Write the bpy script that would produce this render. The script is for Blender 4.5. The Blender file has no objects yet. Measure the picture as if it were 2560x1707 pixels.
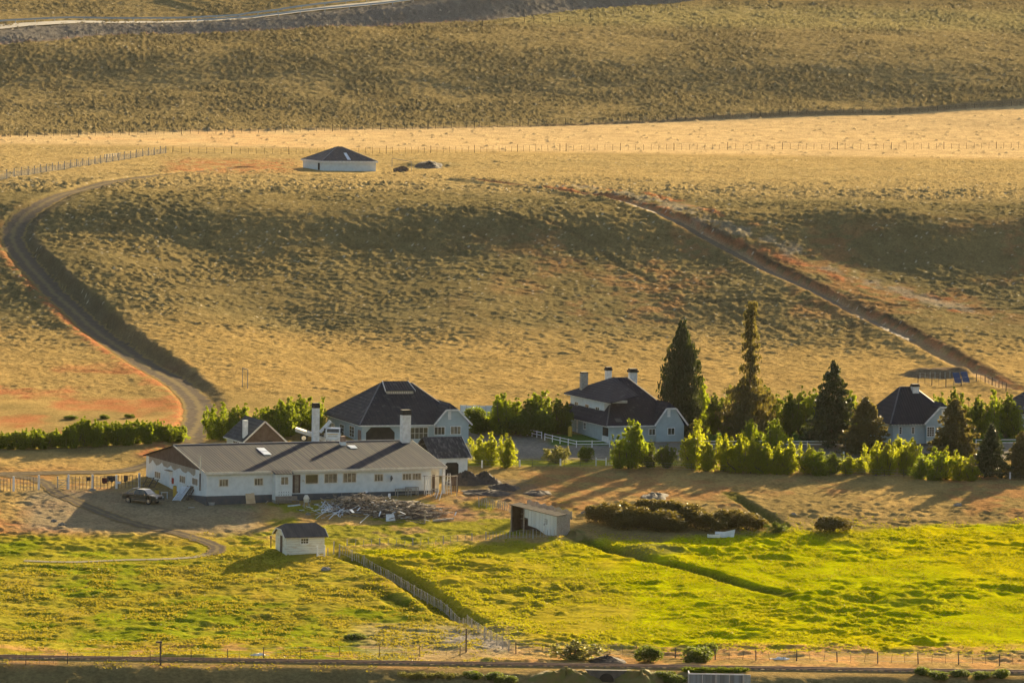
import bpy, math, random
import numpy as np
R = math.radians
scene = bpy.context.scene
COL = scene.collection
# ------------------------------------------------------------------ camera
HC = 57.0; PC = 0.0661; ROLL = 0.015; FPX = 12000.0
CU, CV = 1280.0, 853.5
fwd = np.array([0, math.cos(PC), -math.sin(PC)])
r0 = np.array([1.0, 0, 0]); u0 = np.array([0, math.sin(PC), math.cos(PC)])
rgt = r0 * math.cos(ROLL) + u0 * math.sin(ROLL)
upv = -r0 * math.sin(ROLL) + u0 * math.cos(ROLL)
from mathutils import Matrix, Vector
cd = bpy.data.cameras.new('camera'); cam = bpy.data.objects.new('camera', cd); COL.objects.link(cam)
Mx = Matrix(((rgt[0], upv[0], -fwd[0], 0), (rgt[1], upv[1], -fwd[1], 0), (rgt[2], upv[2], -fwd[2], HC), (0, 0, 0, 1)))
cam.matrix_world = Mx
cd.sensor_width = 36; cd.lens = 36 * FPX / 2560; cd.clip_start = 1; cd.clip_end = 12000
scene.camera = cam
# ------------------------------------------------------------------ light
SUN_EL = R(14.5); SUN_AZ = R(23)
w = bpy.data.worlds.new('World'); scene.world = w; w.use_nodes = True
nt = w.node_tree; bg = nt.nodes['Background']
sky = nt.nodes.new('ShaderNodeTexSky'); sky.sky_type = 'NISHITA'; sky.sun_disc = False
sky.sun_elevation = SUN_EL; sky.sun_rotation = SUN_AZ
sky.air_density = 1.0; sky.dust_density = 2.0
nt.links.new(sky.outputs[0], bg.inputs[0]); bg.inputs[1].default_value = 0.05
sd = bpy.data.lights.new('sun', 'SUN'); sun = bpy.data.objects.new('sun', sd); COL.objects.link(sun)
sd.energy = 5.0; sd.angle = R(0.5); sd.color = (1.0, 0.785, 0.47)
tosun = Vector((math.sin(SUN_AZ) * math.cos(SUN_EL), math.cos(SUN_AZ) * math.cos(SUN_EL), math.sin(SUN_EL)))
sun.rotation_euler = tosun.to_track_quat('Z', 'Y').to_euler()
scene.view_settings.view_transform = 'Standard'; scene.view_settings.look = 'None'
scene.view_settings.exposure = 2.0; scene.view_settings.gamma = 1.0
scene.render.engine = 'CYCLES'
scene.cycles.max_bounces = 5; scene.cycles.transparent_max_bounces = 8
scene.cycles.diffuse_bounces = 3

# ------------------------------------------------------------------ helpers
def proj(X, Y, Z):
    dx = X; dy = Y; dz = Z - HC
    d = dx * fwd[0] + dy * fwd[1] + dz * fwd[2]
    uu = (dx * rgt[0] + dy * rgt[1] + dz * rgt[2]) / d * FPX + CU
    vv = CV - (dx * upv[0] + dy * upv[1] + dz * upv[2]) / d * FPX
    return uu, vv
def ray(u, v):
    return fwd + rgt * ((u - CU) / FPX) - upv * ((v - CV) / FPX)
VT = [(470,1900),(478,1768),(486.3,1672),(489,1662),(495,1652),(512,1600),(537,1500),(563,1400),(590,1300),(605,1250),(622,1200),
 (641,1150),(662,1100),(687,1050),(716,1000),(750,950),(785,900),(815,850),(840,800),(880,700),(906,640),(930,530),(955,502),
 (1000,470),(1090,430),(1160,400),(1220,380),(1290,350),(1360,315),(1385,300),(1450,240),(1512,140),(1560,100),(1630,60),(1720,0),(1820,-60)]
_Y = np.array([a for a, b in VT], float)
_Z = HC - _Y * np.tan(PC + np.arctan((np.array([b for a, b in VT]) - CV) / FPX))
_Y = np.concatenate([[-200, 0, 25, 60, 150, 300, 440], _Y, [2400, 5000]])
_Z = np.concatenate([[56, 54.5, 50, 40, 15, -12, -19], _Z, [105, 180]])
_yy = np.arange(-200, 5000, 1.0)
_zz = np.interp(_yy, _Y, _Z)
def _sm(a, k):
    g = np.exp(-0.5 * (np.arange(-3 * k, 3 * k + 1) / k) ** 2); g /= g.sum()
    return np.convolve(np.pad(a, 3 * k, mode='edge'), g, 'valid')
_z1 = _sm(_zz, 8); _zn = _sm(_zz, 1)
_wt = np.clip((_yy - 493) / 8, 0, 1)
_zz = _zn * (1 - _wt) + _z1 * _wt
def sst(a, b, x):
    t = np.clip((x - a) / (b - a), 0, 1); return t * t * (3 - 2 * t)
_rng = np.random.RandomState(11)
_LAT = [_rng.rand(256, 256) for _ in range(6)]
def vnoise(x, y, k=0):
    L = _LAT[k % 6]
    xi = np.floor(x).astype(np.int64); yi = np.floor(y).astype(np.int64)
    fx = x - xi; fy = y - yi
    fx = fx * fx * (3 - 2 * fx); fy = fy * fy * (3 - 2 * fy)
    a = L[yi % 256, xi % 256]; b = L[yi % 256, (xi + 1) % 256]
    c = L[(yi + 1) % 256, xi % 256]; d = L[(yi + 1) % 256, (xi + 1) % 256]
    return (a * (1 - fx) + b * fx) * (1 - fy) + (c * (1 - fx) + d * fx) * fy
def fbm(x, y, k=0, o=3):
    s = 0; am = 1; t = 0
    for i in range(o):
        s = s + am * vnoise(x * 2 ** i * 1.03 + 17.3 * i, y * 2 ** i * 1.03 + 9.1 * i, k + i); t += am; am *= .55
    return s / t
def cells(x, y, seed=0, dens=1.0):
    """distance to the nearest jittered cell point and its random value"""
    xi = np.floor(x).astype(np.int64); yi = np.floor(y).astype(np.int64)
    best = np.full(x.shape, 9.0); rv = np.zeros(x.shape)
    A, B, C = _LAT[seed % 6], _LAT[(seed + 1) % 6], _LAT[(seed + 2) % 6]
    for dx in (-1, 0, 1):
        for dy in (-1, 0, 1):
            cx = xi + dx; cy = yi + dy
            px = cx + A[cy % 256, cx % 256]; py = cy + B[cy % 256, cx % 256]; r = C[cy % 256, cx % 256]
            d = np.hypot(x - px, y - py) + np.where(r > dens, 9, 0)
            m = d < best; best = np.where(m, d, best); rv = np.where(m, r, rv)
    return best, rv
def pdist(X, Y, pts):
    """distance to polyline, signed side (positive = right of travel direction), arclength fraction index"""
    X = np.asarray(X, float); Y = np.asarray(Y, float); q = np.array(pts)
    if X.size < 5000 and (X.max() < q[:, 0].min() - 45 or X.min() > q[:, 0].max() + 45 or Y.max() < q[:, 1].min() - 45 or Y.min() > q[:, 1].max() + 45):
        return [np.full(X.shape, 1e9), np.where((Y > q[:, 1].max()) & (pts is TOPL), -1, 1), np.zeros(X.shape)]
    if X.size > 5000:
        m = (X > q[:, 0].min() - 45) & (X < q[:, 0].max() + 45) & (Y > q[:, 1].min() - 45) & (Y < q[:, 1].max() + 45)
        out = [np.full(X.shape, 1e9), np.ones(X.shape), np.zeros(X.shape)]
        r = _pd(X[m], Y[m], pts)
        for o, k in zip(out, r): o[m] = k
        if len(pts) < 40 and pts is TOPL:
            far_ = ~m; out[1][far_ & (Y > q[:, 1].max())] = -1
        return out
    return _pd(X, Y, pts)
def _pd(X, Y, pts):
    best = np.full(np.shape(X), 1e9); side = np.zeros(np.shape(X)); tt = np.zeros(np.shape(X))
    for i in range(len(pts) - 1):
        ax, ay = pts[i][0], pts[i][1]; bx, by = pts[i + 1][0], pts[i + 1][1]
        ux, uy = bx - ax, by - ay; L2 = ux * ux + uy * uy + 1e-9
        t = np.clip(((X - ax) * ux + (Y - ay) * uy) / L2, 0, 1)
        qx = X - ax - t * ux; qy = Y - ay - t * uy
        d = np.hypot(qx, qy); m = d < best
        best = np.where(m, d, best); side = np.where(m, np.sign(ux * (-qy) + uy * qx), side); tt = np.where(m, i + t, tt)
    return best, side, tt
def H0(X, Y):
    X = np.asarray(X, float); Y = np.asarray(Y, float)
    z = np.interp(Y, _yy, _zz)
    far = sst(770, 860, Y) * (1 - sst(940, 1050, Y))
    z = z + far * 1.6 * (fbm(X / 38, Y / 60, 1, 2) - .5) * 2
    z = z + sst(1380, 1450, Y) * 3.0 * (fbm(X / 60, Y / 80, 2, 2) - .5)
    return z
def G0(u, v, HF=None, ymin=440, ymax=2400):
    if HF is not None:
        y0 = G0(u, v)[1]; q = _G0(u, v, HF, max(440, y0 - 45), y0 + 45)
        return q
    return _G0(u, v, H0, ymin, ymax)
def _G0(u, v, HF, ymin, ymax):
    d = ray(u, v)
    Ys = np.arange(ymin, ymax, 2.0); t = Ys / d[1]
    f = HC + d[2] * t - HF(d[0] * t, Ys)
    s = np.where(f <= 0)[0]
    if len(s) == 0 or s[0] == 0: i = len(Ys) - 1
    else: i = s[0]
    lo, hi = Ys[max(i - 1, 0)], Ys[i]
    Y2 = np.linspace(lo, hi, 41); t = Y2 / d[1]
    f = HC + d[2] * t - HF(d[0] * t, Y2); s = np.where(f <= 0)[0]; j = s[0] if len(s) else 40
    y = Y2[j]; t = y / d[1]; x = d[0] * t
    return np.array([x, y, float(HF(x, y))])
def cat(pts, n=8):
    P = [np.array(p, float) for p in pts]; P = [2 * P[0] - P[1]] + P + [2 * P[-1] - P[-2]]; out = []
    for i in range(1, len(P) - 2):
        for k in range(n):
            t = k / n
            out.append(.5 * ((2 * P[i]) + (-P[i - 1] + P[i + 1]) * t + (2 * P[i - 1] - 5 * P[i] + 4 * P[i + 1] - P[i + 2]) * t * t + (-P[i - 1] + 3 * P[i] - 3 * P[i + 1] + P[i + 2]) * t ** 3))
    out.append(P[-2]); return out
def line0(px, n=6):
    return cat([G0(u, v)[:2] for u, v in px], n)
# linear features, given where the photograph shows them and kept as world polylines
ROAD_L = line0([(600,420),(470,432),(330,447),(215,472),(120,502),(55,545),(32,590),(55,640),(120,715),(200,790),(290,862),(370,915),(440,955),(490,1000),(500,1045),(478,1085),(470,1112),(420,1140)])
ROAD_R = line0([(1180,452),(1300,466),(1420,482),(1540,500),(1640,532),(1740,580),(1850,640),(1960,695),(2080,752),(2200,812),(2320,872),(2430,930),(2520,975)])
DITCH1 = line0([(840,1382),(920,1405),(1000,1440),(1060,1478),(1110,1518),(1160,1548),(1215,1560)])
DITCH2 = line0([(1400,1320),(1480,1358),(1560,1385),(1650,1405),(1760,1430),(1850,1458),(1960,1485)])
DITCH3 = line0([(1825,1232),(1870,1262),(1925,1295),(1965,1318)])
DITCH4 = line0([(920,1470),(990,1500),(1030,1535)])
STEP = line0([(-300,352),(300,332),(700,326),(1300,316),(1700,300),(2100,282),(2560,256),(2900,240)], 3)
TOPL = None
TOPL = line0([(-600,128),(0,112),(300,88),(700,76),(1080,60),(1300,44),(1500,22),(1750,0),(2100,-35),(2500,-62)], 3)
TR1 = cat([G0(u, v)[:2] for u, v in [(490,1098),(470,1125),(380,1160),(300,1178),(150,1182),(60,1184),(-60,1188)]], 8)
TR2 = cat([G0(u, v)[:2] for u, v in [(20,1190),(80,1196),(118,1210),(135,1230),(180,1250),(240,1275),(300,1298),(370,1318),(440,1332),(500,1350),(540,1366),(535,1382),(480,1393),(400,1398),(300,1400),(180,1405),(60,1402)]], 8)
_sx = np.array([p[0] for p in STEP]); _sy = np.array([p[1] for p in STEP])
PIT = G0(2345, 945)
TANKB = G0(830, 428); BANKH = G0(1080, 418)
def H(X, Y):
    X = np.asarray(X, float); Y = np.asarray(Y, float)
    z = H0(X, Y)
    # left road: bed cut into the slope with a high bank on the camera-right side
    d, s, t = pdist(X, Y, ROAD_L)
    n = len(ROAD_L) - 1
    bank = 1.9 * sst(.34, .45, t / n) * (1 - sst(.55, .80, t / n)) + .35
    right = (s < 0)   # travelling towards the camera, the right of the picture is on the left hand
    z = z + np.where(right, bank * sst(2.2, 4.3 + 1.0 * (vnoise(X / 3.1, Y / 4.7, 2) - .5) * 2, d) * (1 - sst(9, 40, d)), .25 * sst(2.2, 3.4, d) * (1 - sst(4, 8, d)))
    z = z - .15 * (1 - sst(2.0, 3.0, d))
    # right road
    d, s, t = pdist(X, Y, ROAD_R); n = len(ROAD_R) - 1
    tn = t / n
    bank = 0.5 + 1.7 * sst(.15, .45, tn) * (1 - sst(.85, 1, tn))
    up = (s < 0)
    z = z + np.where(up, bank * .42 * sst(1.1, 2.6 + .9 * (vnoise(X / 2.3, Y / 3.7, 1) - .5) * 2, d) * (1 - sst(5, 26, d)), .5 * sst(1.0, 2.2, d) * (1 - sst(2.5, 6, d)))
    z = z - .2 * (1 - sst(.8, 2.0, d))
    if X.ndim and X.size < 5000 and Y.min() > 760: LL = ()
    else: LL = None
    for (L, dep, wd) in LL if LL is not None else ((DITCH1, 1.1, 2.4), (DITCH2, .8, 1.7), (DITCH3, .8, 1.2), (DITCH4, .6, 2.0)):
        d, s, t = pdist(X, Y, L); e = np.minimum(1, np.minimum(t, len(L) - 1 - t) / 8 + .15)
        z = z - dep * e * (1 - sst(wd * .25, wd, d)) + .12 * e * dep * np.exp(-((d - wd * 1.5) / wd) ** 2)
    # step in the far slope
    d, s, t = pdist(X, Y, STEP)
    hs = .3 + 1.5 * sst(.35, .95, t / (len(STEP) - 1))
    z = z + np.where(s < 0, 1, -1) * hs * .5 * sst(0, .8, d) * (1 - sst(6, 40, d))
    # road embankment
    d, s, t = pdist(X, Y, TOPL); tn = t / (len(TOPL) - 1)
    hb = 1.5 + 6.0 * sst(.25, .62, tn)
    z = z + np.where(s < 0, hb * sst(0, 16, d) , 0)
    # tank mound, earth pit
    z = z + 1.1 * np.exp(-(((X - BANKH[0]) / 7.5) ** 2 + ((Y - BANKH[1] - 3) / 8) ** 2) ** 2)
    z = z + 1.2 * np.exp(-(((X - PIT[0] - .5) / 5.5) ** 2 + ((Y - PIT[1] - 5) / 3.2) ** 2) ** 2)
    return z
def G(u, v): return G0(u, v, H)
# ------------------------------------------------------------------ materials
def new_mat(name):
    m = bpy.data.materials.new(name); m.use_nodes = True
    return m, m.node_tree, m.node_tree.nodes['Principled BSDF']
def mixc(nt, fac, a, b):
    n = nt.nodes.new('ShaderNodeMix'); n.data_type = 'RGBA'
    for k, val in ((0, fac), (6, a), (7, b)):
        if isinstance(val, bpy.types.NodeSocket): nt.links.new(val, n.inputs[k])
        elif k == 0: n.inputs[0].default_value = val
        else: n.inputs[k].default_value = (*val, 1) if len(val) == 3 else val
    return n.outputs[2]
def ramp(nt, src, a, b, va=0., vb=1.):
    n = nt.nodes.new('ShaderNodeMapRange'); n.inputs[1].default_value = a; n.inputs[2].default_value = b
    n.inputs[3].default_value = va; n.inputs[4].default_value = vb
    nt.links.new(src, n.inputs[0]); return n.outputs[0]
def posn(nt): return nt.nodes.new('ShaderNodeNewGeometry').outputs['Position']
def noise(nt, vec, scale, detail=3, rough=.55):
    n = nt.nodes.new('ShaderNodeTexNoise'); n.inputs['Scale'].default_value = scale
    n.inputs['Detail'].default_value = detail; n.inputs['Roughness'].default_value = rough
    nt.links.new(vec, n.inputs['Vector']); return n.outputs['Fac']
def bump(nt, bs, h, dist, st=1.0):
    b = nt.nodes.new('ShaderNodeBump'); b.inputs['Distance'].default_value = dist; b.inputs['Strength'].default_value = st
    nt.links.new(h, b.inputs['Height']); nt.links.new(b.outputs[0], bs.inputs['Normal'])
def mat(name, c, c2=None, scale=1.5, rough=.8, spec=.3, metal=0., bmp=0., lo=.35, hi=.65, detail=4, stretch=None):
    m, nt, bs = new_mat(name); c2 = c2 or tuple(x * .75 for x in c)
    p = posn(nt)
    if stretch:
        mp = nt.nodes.new('ShaderNodeMapping'); mp.inputs['Scale'].default_value = stretch
        nt.links.new(p, mp.inputs['Vector']); p = mp.outputs[0]
    f = noise(nt, p, scale, detail)
    nt.links.new(mixc(nt, ramp(nt, f, lo, hi), c, c2), bs.inputs['Base Color'])
    bs.inputs['Roughness'].default_value = rough; bs.inputs['Metallic'].default_value = metal
    bs.inputs['Specular IOR Level'].default_value = spec
    if bmp: bump(nt, bs, f, bmp)
    return m
def streak_mat(name, adir, c, c2, pitch=.9, rough=.6, across=.12, c3=None, lo=.4, hi=.62, ribs=0., spec=.3):
    """sheeting whose streaks run down the slope: noise stretched across the ridge direction"""
    m, nt, bs = new_mat(name); p = posn(nt)
    d1 = nt.nodes.new('ShaderNodeVectorMath'); d1.operation = 'DOT_PRODUCT'; nt.links.new(p, d1.inputs[0]); d1.inputs[1].default_value = (adir[0], adir[1], 0)
    d2 = nt.nodes.new('ShaderNodeVectorMath'); d2.operation = 'DOT_PRODUCT'; nt.links.new(p, d2.inputs[0]); d2.inputs[1].default_value = (-adir[1] * across, adir[0] * across, 0)
    cb = nt.nodes.new('ShaderNodeCombineXYZ'); nt.links.new(d1.outputs['Value'], cb.inputs[0]); nt.links.new(d2.outputs['Value'], cb.inputs[1])
    f = noise(nt, cb.outputs[0], 1 / pitch, 4, .65)
    col = mixc(nt, ramp(nt, f, lo, hi), c, c2)
    if c3:
        f3 = noise(nt, p, .9, 5, .7); col = mixc(nt, ramp(nt, f3, .58, .68), col, c3)
    nt.links.new(col, bs.inputs['Base Color'])
    bs.inputs['Roughness'].default_value = rough; bs.inputs['Specular IOR Level'].default_value = spec
    if ribs:
        wv = nt.nodes.new('ShaderNodeMath'); wv.operation = 'SINE'
        ml = nt.nodes.new('ShaderNodeMath'); ml.operation = 'MULTIPLY'; ml.inputs[1].default_value = 2 * math.pi / .4
        nt.links.new(d1.outputs['Value'], ml.inputs[0]); nt.links.new(ml.outputs[0], wv.inputs[0]); bump(nt, bs, wv.outputs[0], ribs)
    return m
def leaf_mat(name, c, c2, tc, trans=.5, scale=.8, scale2=6.):
    m, nt, bs = new_mat(name); p = posn(nt)
    f = noise(nt, p, scale, 2); g = noise(nt, p, scale2, 2)
    col = mixc(nt, ramp(nt, f, .35, .65), c, c2); col = mixc(nt, ramp(nt, g, .3, .8, 0, .5), col, tuple(x * .5 for x in c))
    nt.links.new(col, bs.inputs['Base Color']); bs.inputs['Roughness'].default_value = .6; bs.inputs['Specular IOR Level'].default_value = .2
    t = nt.nodes.new('ShaderNodeBsdfTranslucent'); tcol = mixc(nt, ramp(nt, g, .3, .7), tc, tuple(x * .6 for x in tc)); nt.links.new(tcol, t.inputs[0])
    mx = nt.nodes.new('ShaderNodeMixShader'); mx.inputs[0].default_value = trans
    nt.links.new(bs.outputs[0], mx.inputs[1]); nt.links.new(t.outputs[0], mx.inputs[2])
    nt.links.new(mx.outputs[0], nt.nodes['Material Output'].inputs[0]); return m
def np_mesh(name, V, F, material, parent=None, smooth=False):
    me = bpy.data.meshes.new(name); V = np.asarray(V, np.float32); F = np.asarray(F, np.int32); k = F.shape[1]
    me.vertices.add(len(V)); me.vertices.foreach_set('co', V.ravel())
    me.loops.add(F.size); me.loops.foreach_set('vertex_index', F.ravel())
    me.polygons.add(len(F)); me.polygons.foreach_set('loop_start', np.arange(0, F.size, k, dtype=np.int32))
    me.polygons.foreach_set('use_smooth', np.full(len(F), smooth))
    me.update(calc_edges=True)
    if material: me.materials.append(material)
    o = bpy.data.objects.new(name, me); COL.objects.link(o)
    if parent is not None: o.parent = parent
    return o
def tag(o, label=None, cat=None, group=None, kind=None):
    if label: o['label'] = label
    if cat: o['category'] = cat
    if group: o['group'] = group
    if kind: o['kind'] = kind
    return o
# ------------------------------------------------------------------ terrain
def band(v, a, b, s): return sst(a - s, a + s, v) * (1 - sst(b - s, b + s, v))
MOUND = G0(1632, 1378)
def build_ground():
    half = 1280 / FPX * 1.13
    NF = 660
    tf = np.linspace(-half, half, NF)
    out = half * np.array([1.03, 1.08, 1.16, 1.3, 1.5, 1.9, 2.6, 3.8, 6, 10])
    t = np.concatenate([-out[::-1], tf, out])
    ys = [-180, -60, 20, 60, 110, 170, 240, 310, 370, 410, 440, 460, 470]
    y = 474.0
    while y < 1840:
        ys.append(y)
        y += .26 if y < 500 else (.30 + (y - 500) * .00062)
    ys += [1850, 1880, 1930, 2000, 2100, 2300, 2700, 3500, 4900]
    ys = np.array(ys); 
    T, YY = np.meshgrid(t, ys)
    XX = T * np.maximum(YY, 150)
    Z = H(XX, YY); Z0 = Z.copy()
    U, Vv = proj(XX, np.maximum(YY, 30), Z)
    Vc = Vv - (U - 1280) * ROLL          # row with the roll taken out
    sh = XX.shape
    # ---- small relief: tussocks, hummocks
    wx = XX + 1.5 * (fbm(XX / 7, YY / 7, 3, 2) - .5); wy = YY + 2 * (fbm(XX / 7, YY / 7, 4, 2) - .5)
    ystep = np.interp(XX, _sx, _sy); far = sst(-2, 3, YY - ystep)
    hill = sst(780, 850, YY) * (1 - sst(960, 1100, YY))
    plat = sst(960, 1000, YY) * (1 - sst(1190, 1235, YY))
    bright = sst(1200, 1240, YY) * (1 - far)
    mead = (1 - sst(572, 590, YY)) * sst(494, 505, YY)
    yard = sst(585, 600, YY) * (1 - sst(640, 660, YY))
    back = sst(690, 730, YY) * (1 - sst(800, 840, YY))
    def bil(x, y, k, o=2): return 1 - 2 * np.abs(fbm(x, y, k, o) - .5) * 2
    N = fbm(wx / 2.8, wy / 3.2, 0, 3) - .5
    N2 = fbm(wx / 1.15, wy / 1.4, 2, 2) - .5
    N5 = fbm(wx / .6, wy / .8, 4, 2) - .5
    N3 = fbm(wx / 11, wy / 14, 4, 2) - .5
    c1, r1 = cells(wx / 1.45, wy / 1.9, 1, .7)
    tus = np.clip(1 - (c1 / (.22 + .22 * r1)) ** 2, 0, 1)
    clump = sst(.30, .62, fbm(XX / 16, YY / 26, 5, 4))
    Z = Z + far * (.6 * N3 + .34 * N + .50 * N2 + .30 * N5 + tus * (.36 + .60 * clump))
    rough = .55 + .7 * sst(.35, .65, fbm(XX / 18, YY / 24, 0, 3))
    Z = Z + hill * rough * (.5 * N3 + .36 * N + .50 * N2 + .42 * N5 + .24 * tus)
    Z = Z + plat * (.3 * N3 + .18 * N + .28 * N2 + .22 * N5 + tus * .28 * clump)
    c2, r2 = cells(wx / 7, wy / 9, 3, .5)
    Z = Z + bright * (.12 * N + .16 * N2 + .5 * np.clip(1 - (c2 / .09) ** 2, 0, 1))
    Z = Z + back * (.22 * N + .30 * N2 + .3 * N3 + .28 * N5)
    Z = Z + yard * (.16 * N + .24 * N2 + .16 * N5)
    left = 1 - sst(900, 1150, U + (Vc - 1450) * -.9)
    M1 = fbm(wx / 4.2, wy / 2.6, 3, 3) - .5; M2 = fbm(wx / 1.7, wy / 1.2, 1, 3) - .5
    rg = .35 + 1.0 * sst(.35, .65, fbm(XX / 14, YY / 12, 2, 3))
    Z = Z + mead * ((1 - left) * rg * (.80 * M1 + .36 * M2 + .24 * N5) + left * (.40 * M1 + .40 * M2 + .18 * N5 + .8 * N3 * sst(1440, 1560, Vc)))
    Z = Z + sst(560, 575, YY) * (1 - sst(600, 612, YY)) * (.16 * N + .24 * N2 + .16 * N5)
    Z = Z + (1 - sst(493, 500, YY)) * sst(472, 478, YY) * (.9 * N3 + .5 * N + .35 * N2) * (1 - sst(484.2, 486.5, YY) * (1 - sst(491.3, 492.5, YY)))
    # roads and yards stay smooth: relief damped by pulling back to H
    Zs = Z0
    dmp = np.ones(sh)
    for L, wd in ((ROAD_L, 2.4), (ROAD_R, 1.6), (TR1, 1.8), (TR2, 1.5)):
        d, s, tt = pdist(XX, YY, L); dmp = np.minimum(dmp, sst(wd * .9, wd * 1.8, d))
    for (u1, v1, u2, v2) in FLATS:
        m = sst(u1 - 14, u1, U) * (1 - sst(u2, u2 + 14, U)) * sst(v1 - 6, v1, Vv) * (1 - sst(v2, v2 + 6, Vv)); dmp = np.minimum(dmp, 1 - .9 * m)
    Z = Zs + (Z - Zs) * dmp
    # ---- what grows and lies where: albedo in world space
    def rgb(*c): return np.array(c).reshape(1, 1, 3)
    n1 = fbm(XX / 16, YY / 26, 1, 4)[..., None]; n2 = fbm(XX / 3, YY / 4.5, 3, 4)[..., None]; n4 = fbm(XX / 50, YY / 60, 2, 3)[..., None]
    dry = rgb(.37, .25, .095); dry2 = rgb(.27, .195, .078); olive = rgb(.155, .125, .058); straw = rgb(.58, .41, .215)
    red = rgb(.36, .150, .068); green = rgb(.36, .37, .002); green2 = rgb(.46, .39, .003); gray = rgb(.30, .27, .23); brown = rgb(.23, .17, .10)
    C = dry2 + (dry - dry2) * sst(.4, .6, n1)
    def lay(C, m, c): return C + (c - C) * np.clip(m, 0, 1)[..., None]
    C = lay(C, hill * (.80 + .25 * sst(.4, .6, n4[..., 0])), olive * 1.1)
    C = lay(C, far * .9, rgb(.225, .172, .078)); C = lay(C, far * clump * .6, rgb(.145, .115, .055))
    C = lay(C, band(Vc, 10, 60, 12) * sst(1100, 1400, U) * .5, rgb(.31, .26, .10))
    C = lay(C, bright * .75, straw); C = lay(C, back * .6, dry * .92)
    d5, s5, t5 = pdist(XX, YY, DITCH2); C = C
    C = lay(C, plat * .7, rgb(.37, .27, .12))
    C = lay(C, bright * (1 - sst(500, 1000, U)) * sst(.45, .6, n1[..., 0]) * .7, rgb(.55, .35, .17))
    # rusty red sorrel
    rn = sst(.44, .60, fbm(XX / 9, YY / 20, 5, 4)); rn2 = sst(.35, .55, fbm(XX / 2.2, YY / 3, 0, 3))
    C = lay(C, (1 - sst(440, 500, U)) * band(Vv, 915, 1085, 25) * rn * .9 * (.55 + .45 * rn2), red)
    C = lay(C, band(Vv, 400, 432, 8) * band(U, 420, 740, 40) * rn2 * .75, red)
    C = lay(C, (1 - sst(380, 480, U)) * band(Vv, 1300 + U * .14, 1350 + U * .14, 9) * .95 * (.5 + .5 * rn2), red)
    C = lay(C, band(Vv, 1440, 1640, 60) * .25 * rn * rn2, rgb(.4, .25, .08))
    C = lay(C, band(Vv, 1170, 1290, 20) * rn * rn2 * .45, red * 1.05)
    C = lay(C, band(Vv, 560, 800, 40) * rn * rn2 * .35 * sst(1000, 1500, U), red)
    d, s, tt = pdist(XX, YY, ROAD_L); e = fbm(XX / 1.6, YY / 2.2, 1, 3)
    C = lay(C, (s > 0) * np.exp(-((d - 3.2) / 1.1) ** 2) * sst(.4, .55, e) * 1.2 * sst(20, 60, tt), red * 1.1)
    d2, s2, t2 = pdist(XX, YY, ROAD_R)
    C = lay(C, (s2 < 0) * band(d2, 1.9, 3.3, .6) * .9, rgb(.085, .062, .042))  # right road bank: brown earth, darkened so the colour carries its shade
    C = lay(C, (s < 0) * band(d, 2.1, 4.2, .7) * sst(18, 24, tt) * (1 - sst(72, 88, tt)) * .7, rgb(.12, .10, .07))  # left road cut bank: dirt colour with the face's shade painted in
    C = lay(C, (s2 < 0) * np.exp(-((d2 - 1.5) / .8) ** 2) * sst(.35, .55, e), red * .95)
    C = lay(C, (s2 > 0) * np.exp(-((d2 - 1.8) / 1.0) ** 2) * .45, dry)
    C = lay(C, (1 - sst(1.2, 2.0, d2)) * .6, rgb(.36, .25, .15))
    SIDE = line0([(1440,470),(1640,508),(1760,552),(1900,605),(2050,668),(2200,720),(2420,775)], 4)
    d3, s3, t3 = pdist(XX, YY, SIDE)
    C = lay(C, (1 - sst(2.0, 5.5, d3)) * sst(.42, .62, fbm(XX / 2.4, YY / 6, 4, 3)) * .6, rgb(.28, .24, .18)); C = lay(C, np.exp(-((d3 - 4.5) / 1.6) ** 2) * sst(.5, .62, fbm(XX / 5, YY / 9, 2, 3)), red)
    for pl in ([(1340,540),(1480,610),(1620,700),(1750,745),(1900,800),(2000,850)], [(1200,520),(1330,560)], [(1690,755),(1900,752),(2100,768),(2330,775),(2600,772)], [(2110,775),(2126,820),(2118,870)], [(2140,790),(2156,830),(2150,870)]):
        dd, s_, t_ = pdist(XX, YY, line0(pl, 4)); C = lay(C, (1 - sst(.4, 1.3, dd)) * .35, rgb(.09, .07, .04)); Z = Z - .16 * (1 - sst(.2, 1.1, dd)) + .10 * np.exp(-((dd - 1.6) / .6) ** 2)
    # lush meadow right of the fence line
    MB = np.interp(Vc, [1330, 1372, 1410, 1480, 1560, 1640, 1680], [1330, 860, 900, 1030, 1130, 1290, 1330])
    gm = sst(-14, 22, U - MB) * (1 - sst(1598, 1622, Vc + (n2[..., 0] - .5) * 20)) * sst(0, 18, Vv - np.interp(U, [820, 1100, 1300, 1430, 1600, 1800, 1960, 2200, 2560], [1368, 1360, 1345, 1345, 1345, 1330, 1318, 1308, 1300]) + (n2[..., 0] - .5) * 24)
    mg = green + (green2 - green) * sst(.42, .62, n1)
    mg = mg + (rgb(.33, .24, .03) - mg) * (.7 * sst(.52, .68, fbm(XX / 22, YY / 26, 0, 4)))[..., None]
    C = C * (1 - gm[..., None]) + mg * gm[..., None]
    # left meadow, yellower
    lm = (1 - sst(-10, 26, U - MB)) * band(Vc, 1352, 1662, 14)
    lg = rgb(.31, .275, .022) + (rgb(.20, .235, .006) - rgb(.31, .275, .022)) * sst(.44, .60, fbm(XX / 12, YY / 14, 3, 4) + .10 * sst(1480, 1600, Vc) - .06)[..., None]
    lg = lg + (rgb(.38, .22, .05) - lg) * (.35 * sst(.52, .66, fbm(XX / 8, YY / 10, 5, 4)))[..., None]
    C = C * (1 - lm[..., None] * .92) + lg * lm[..., None] * .92
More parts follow.
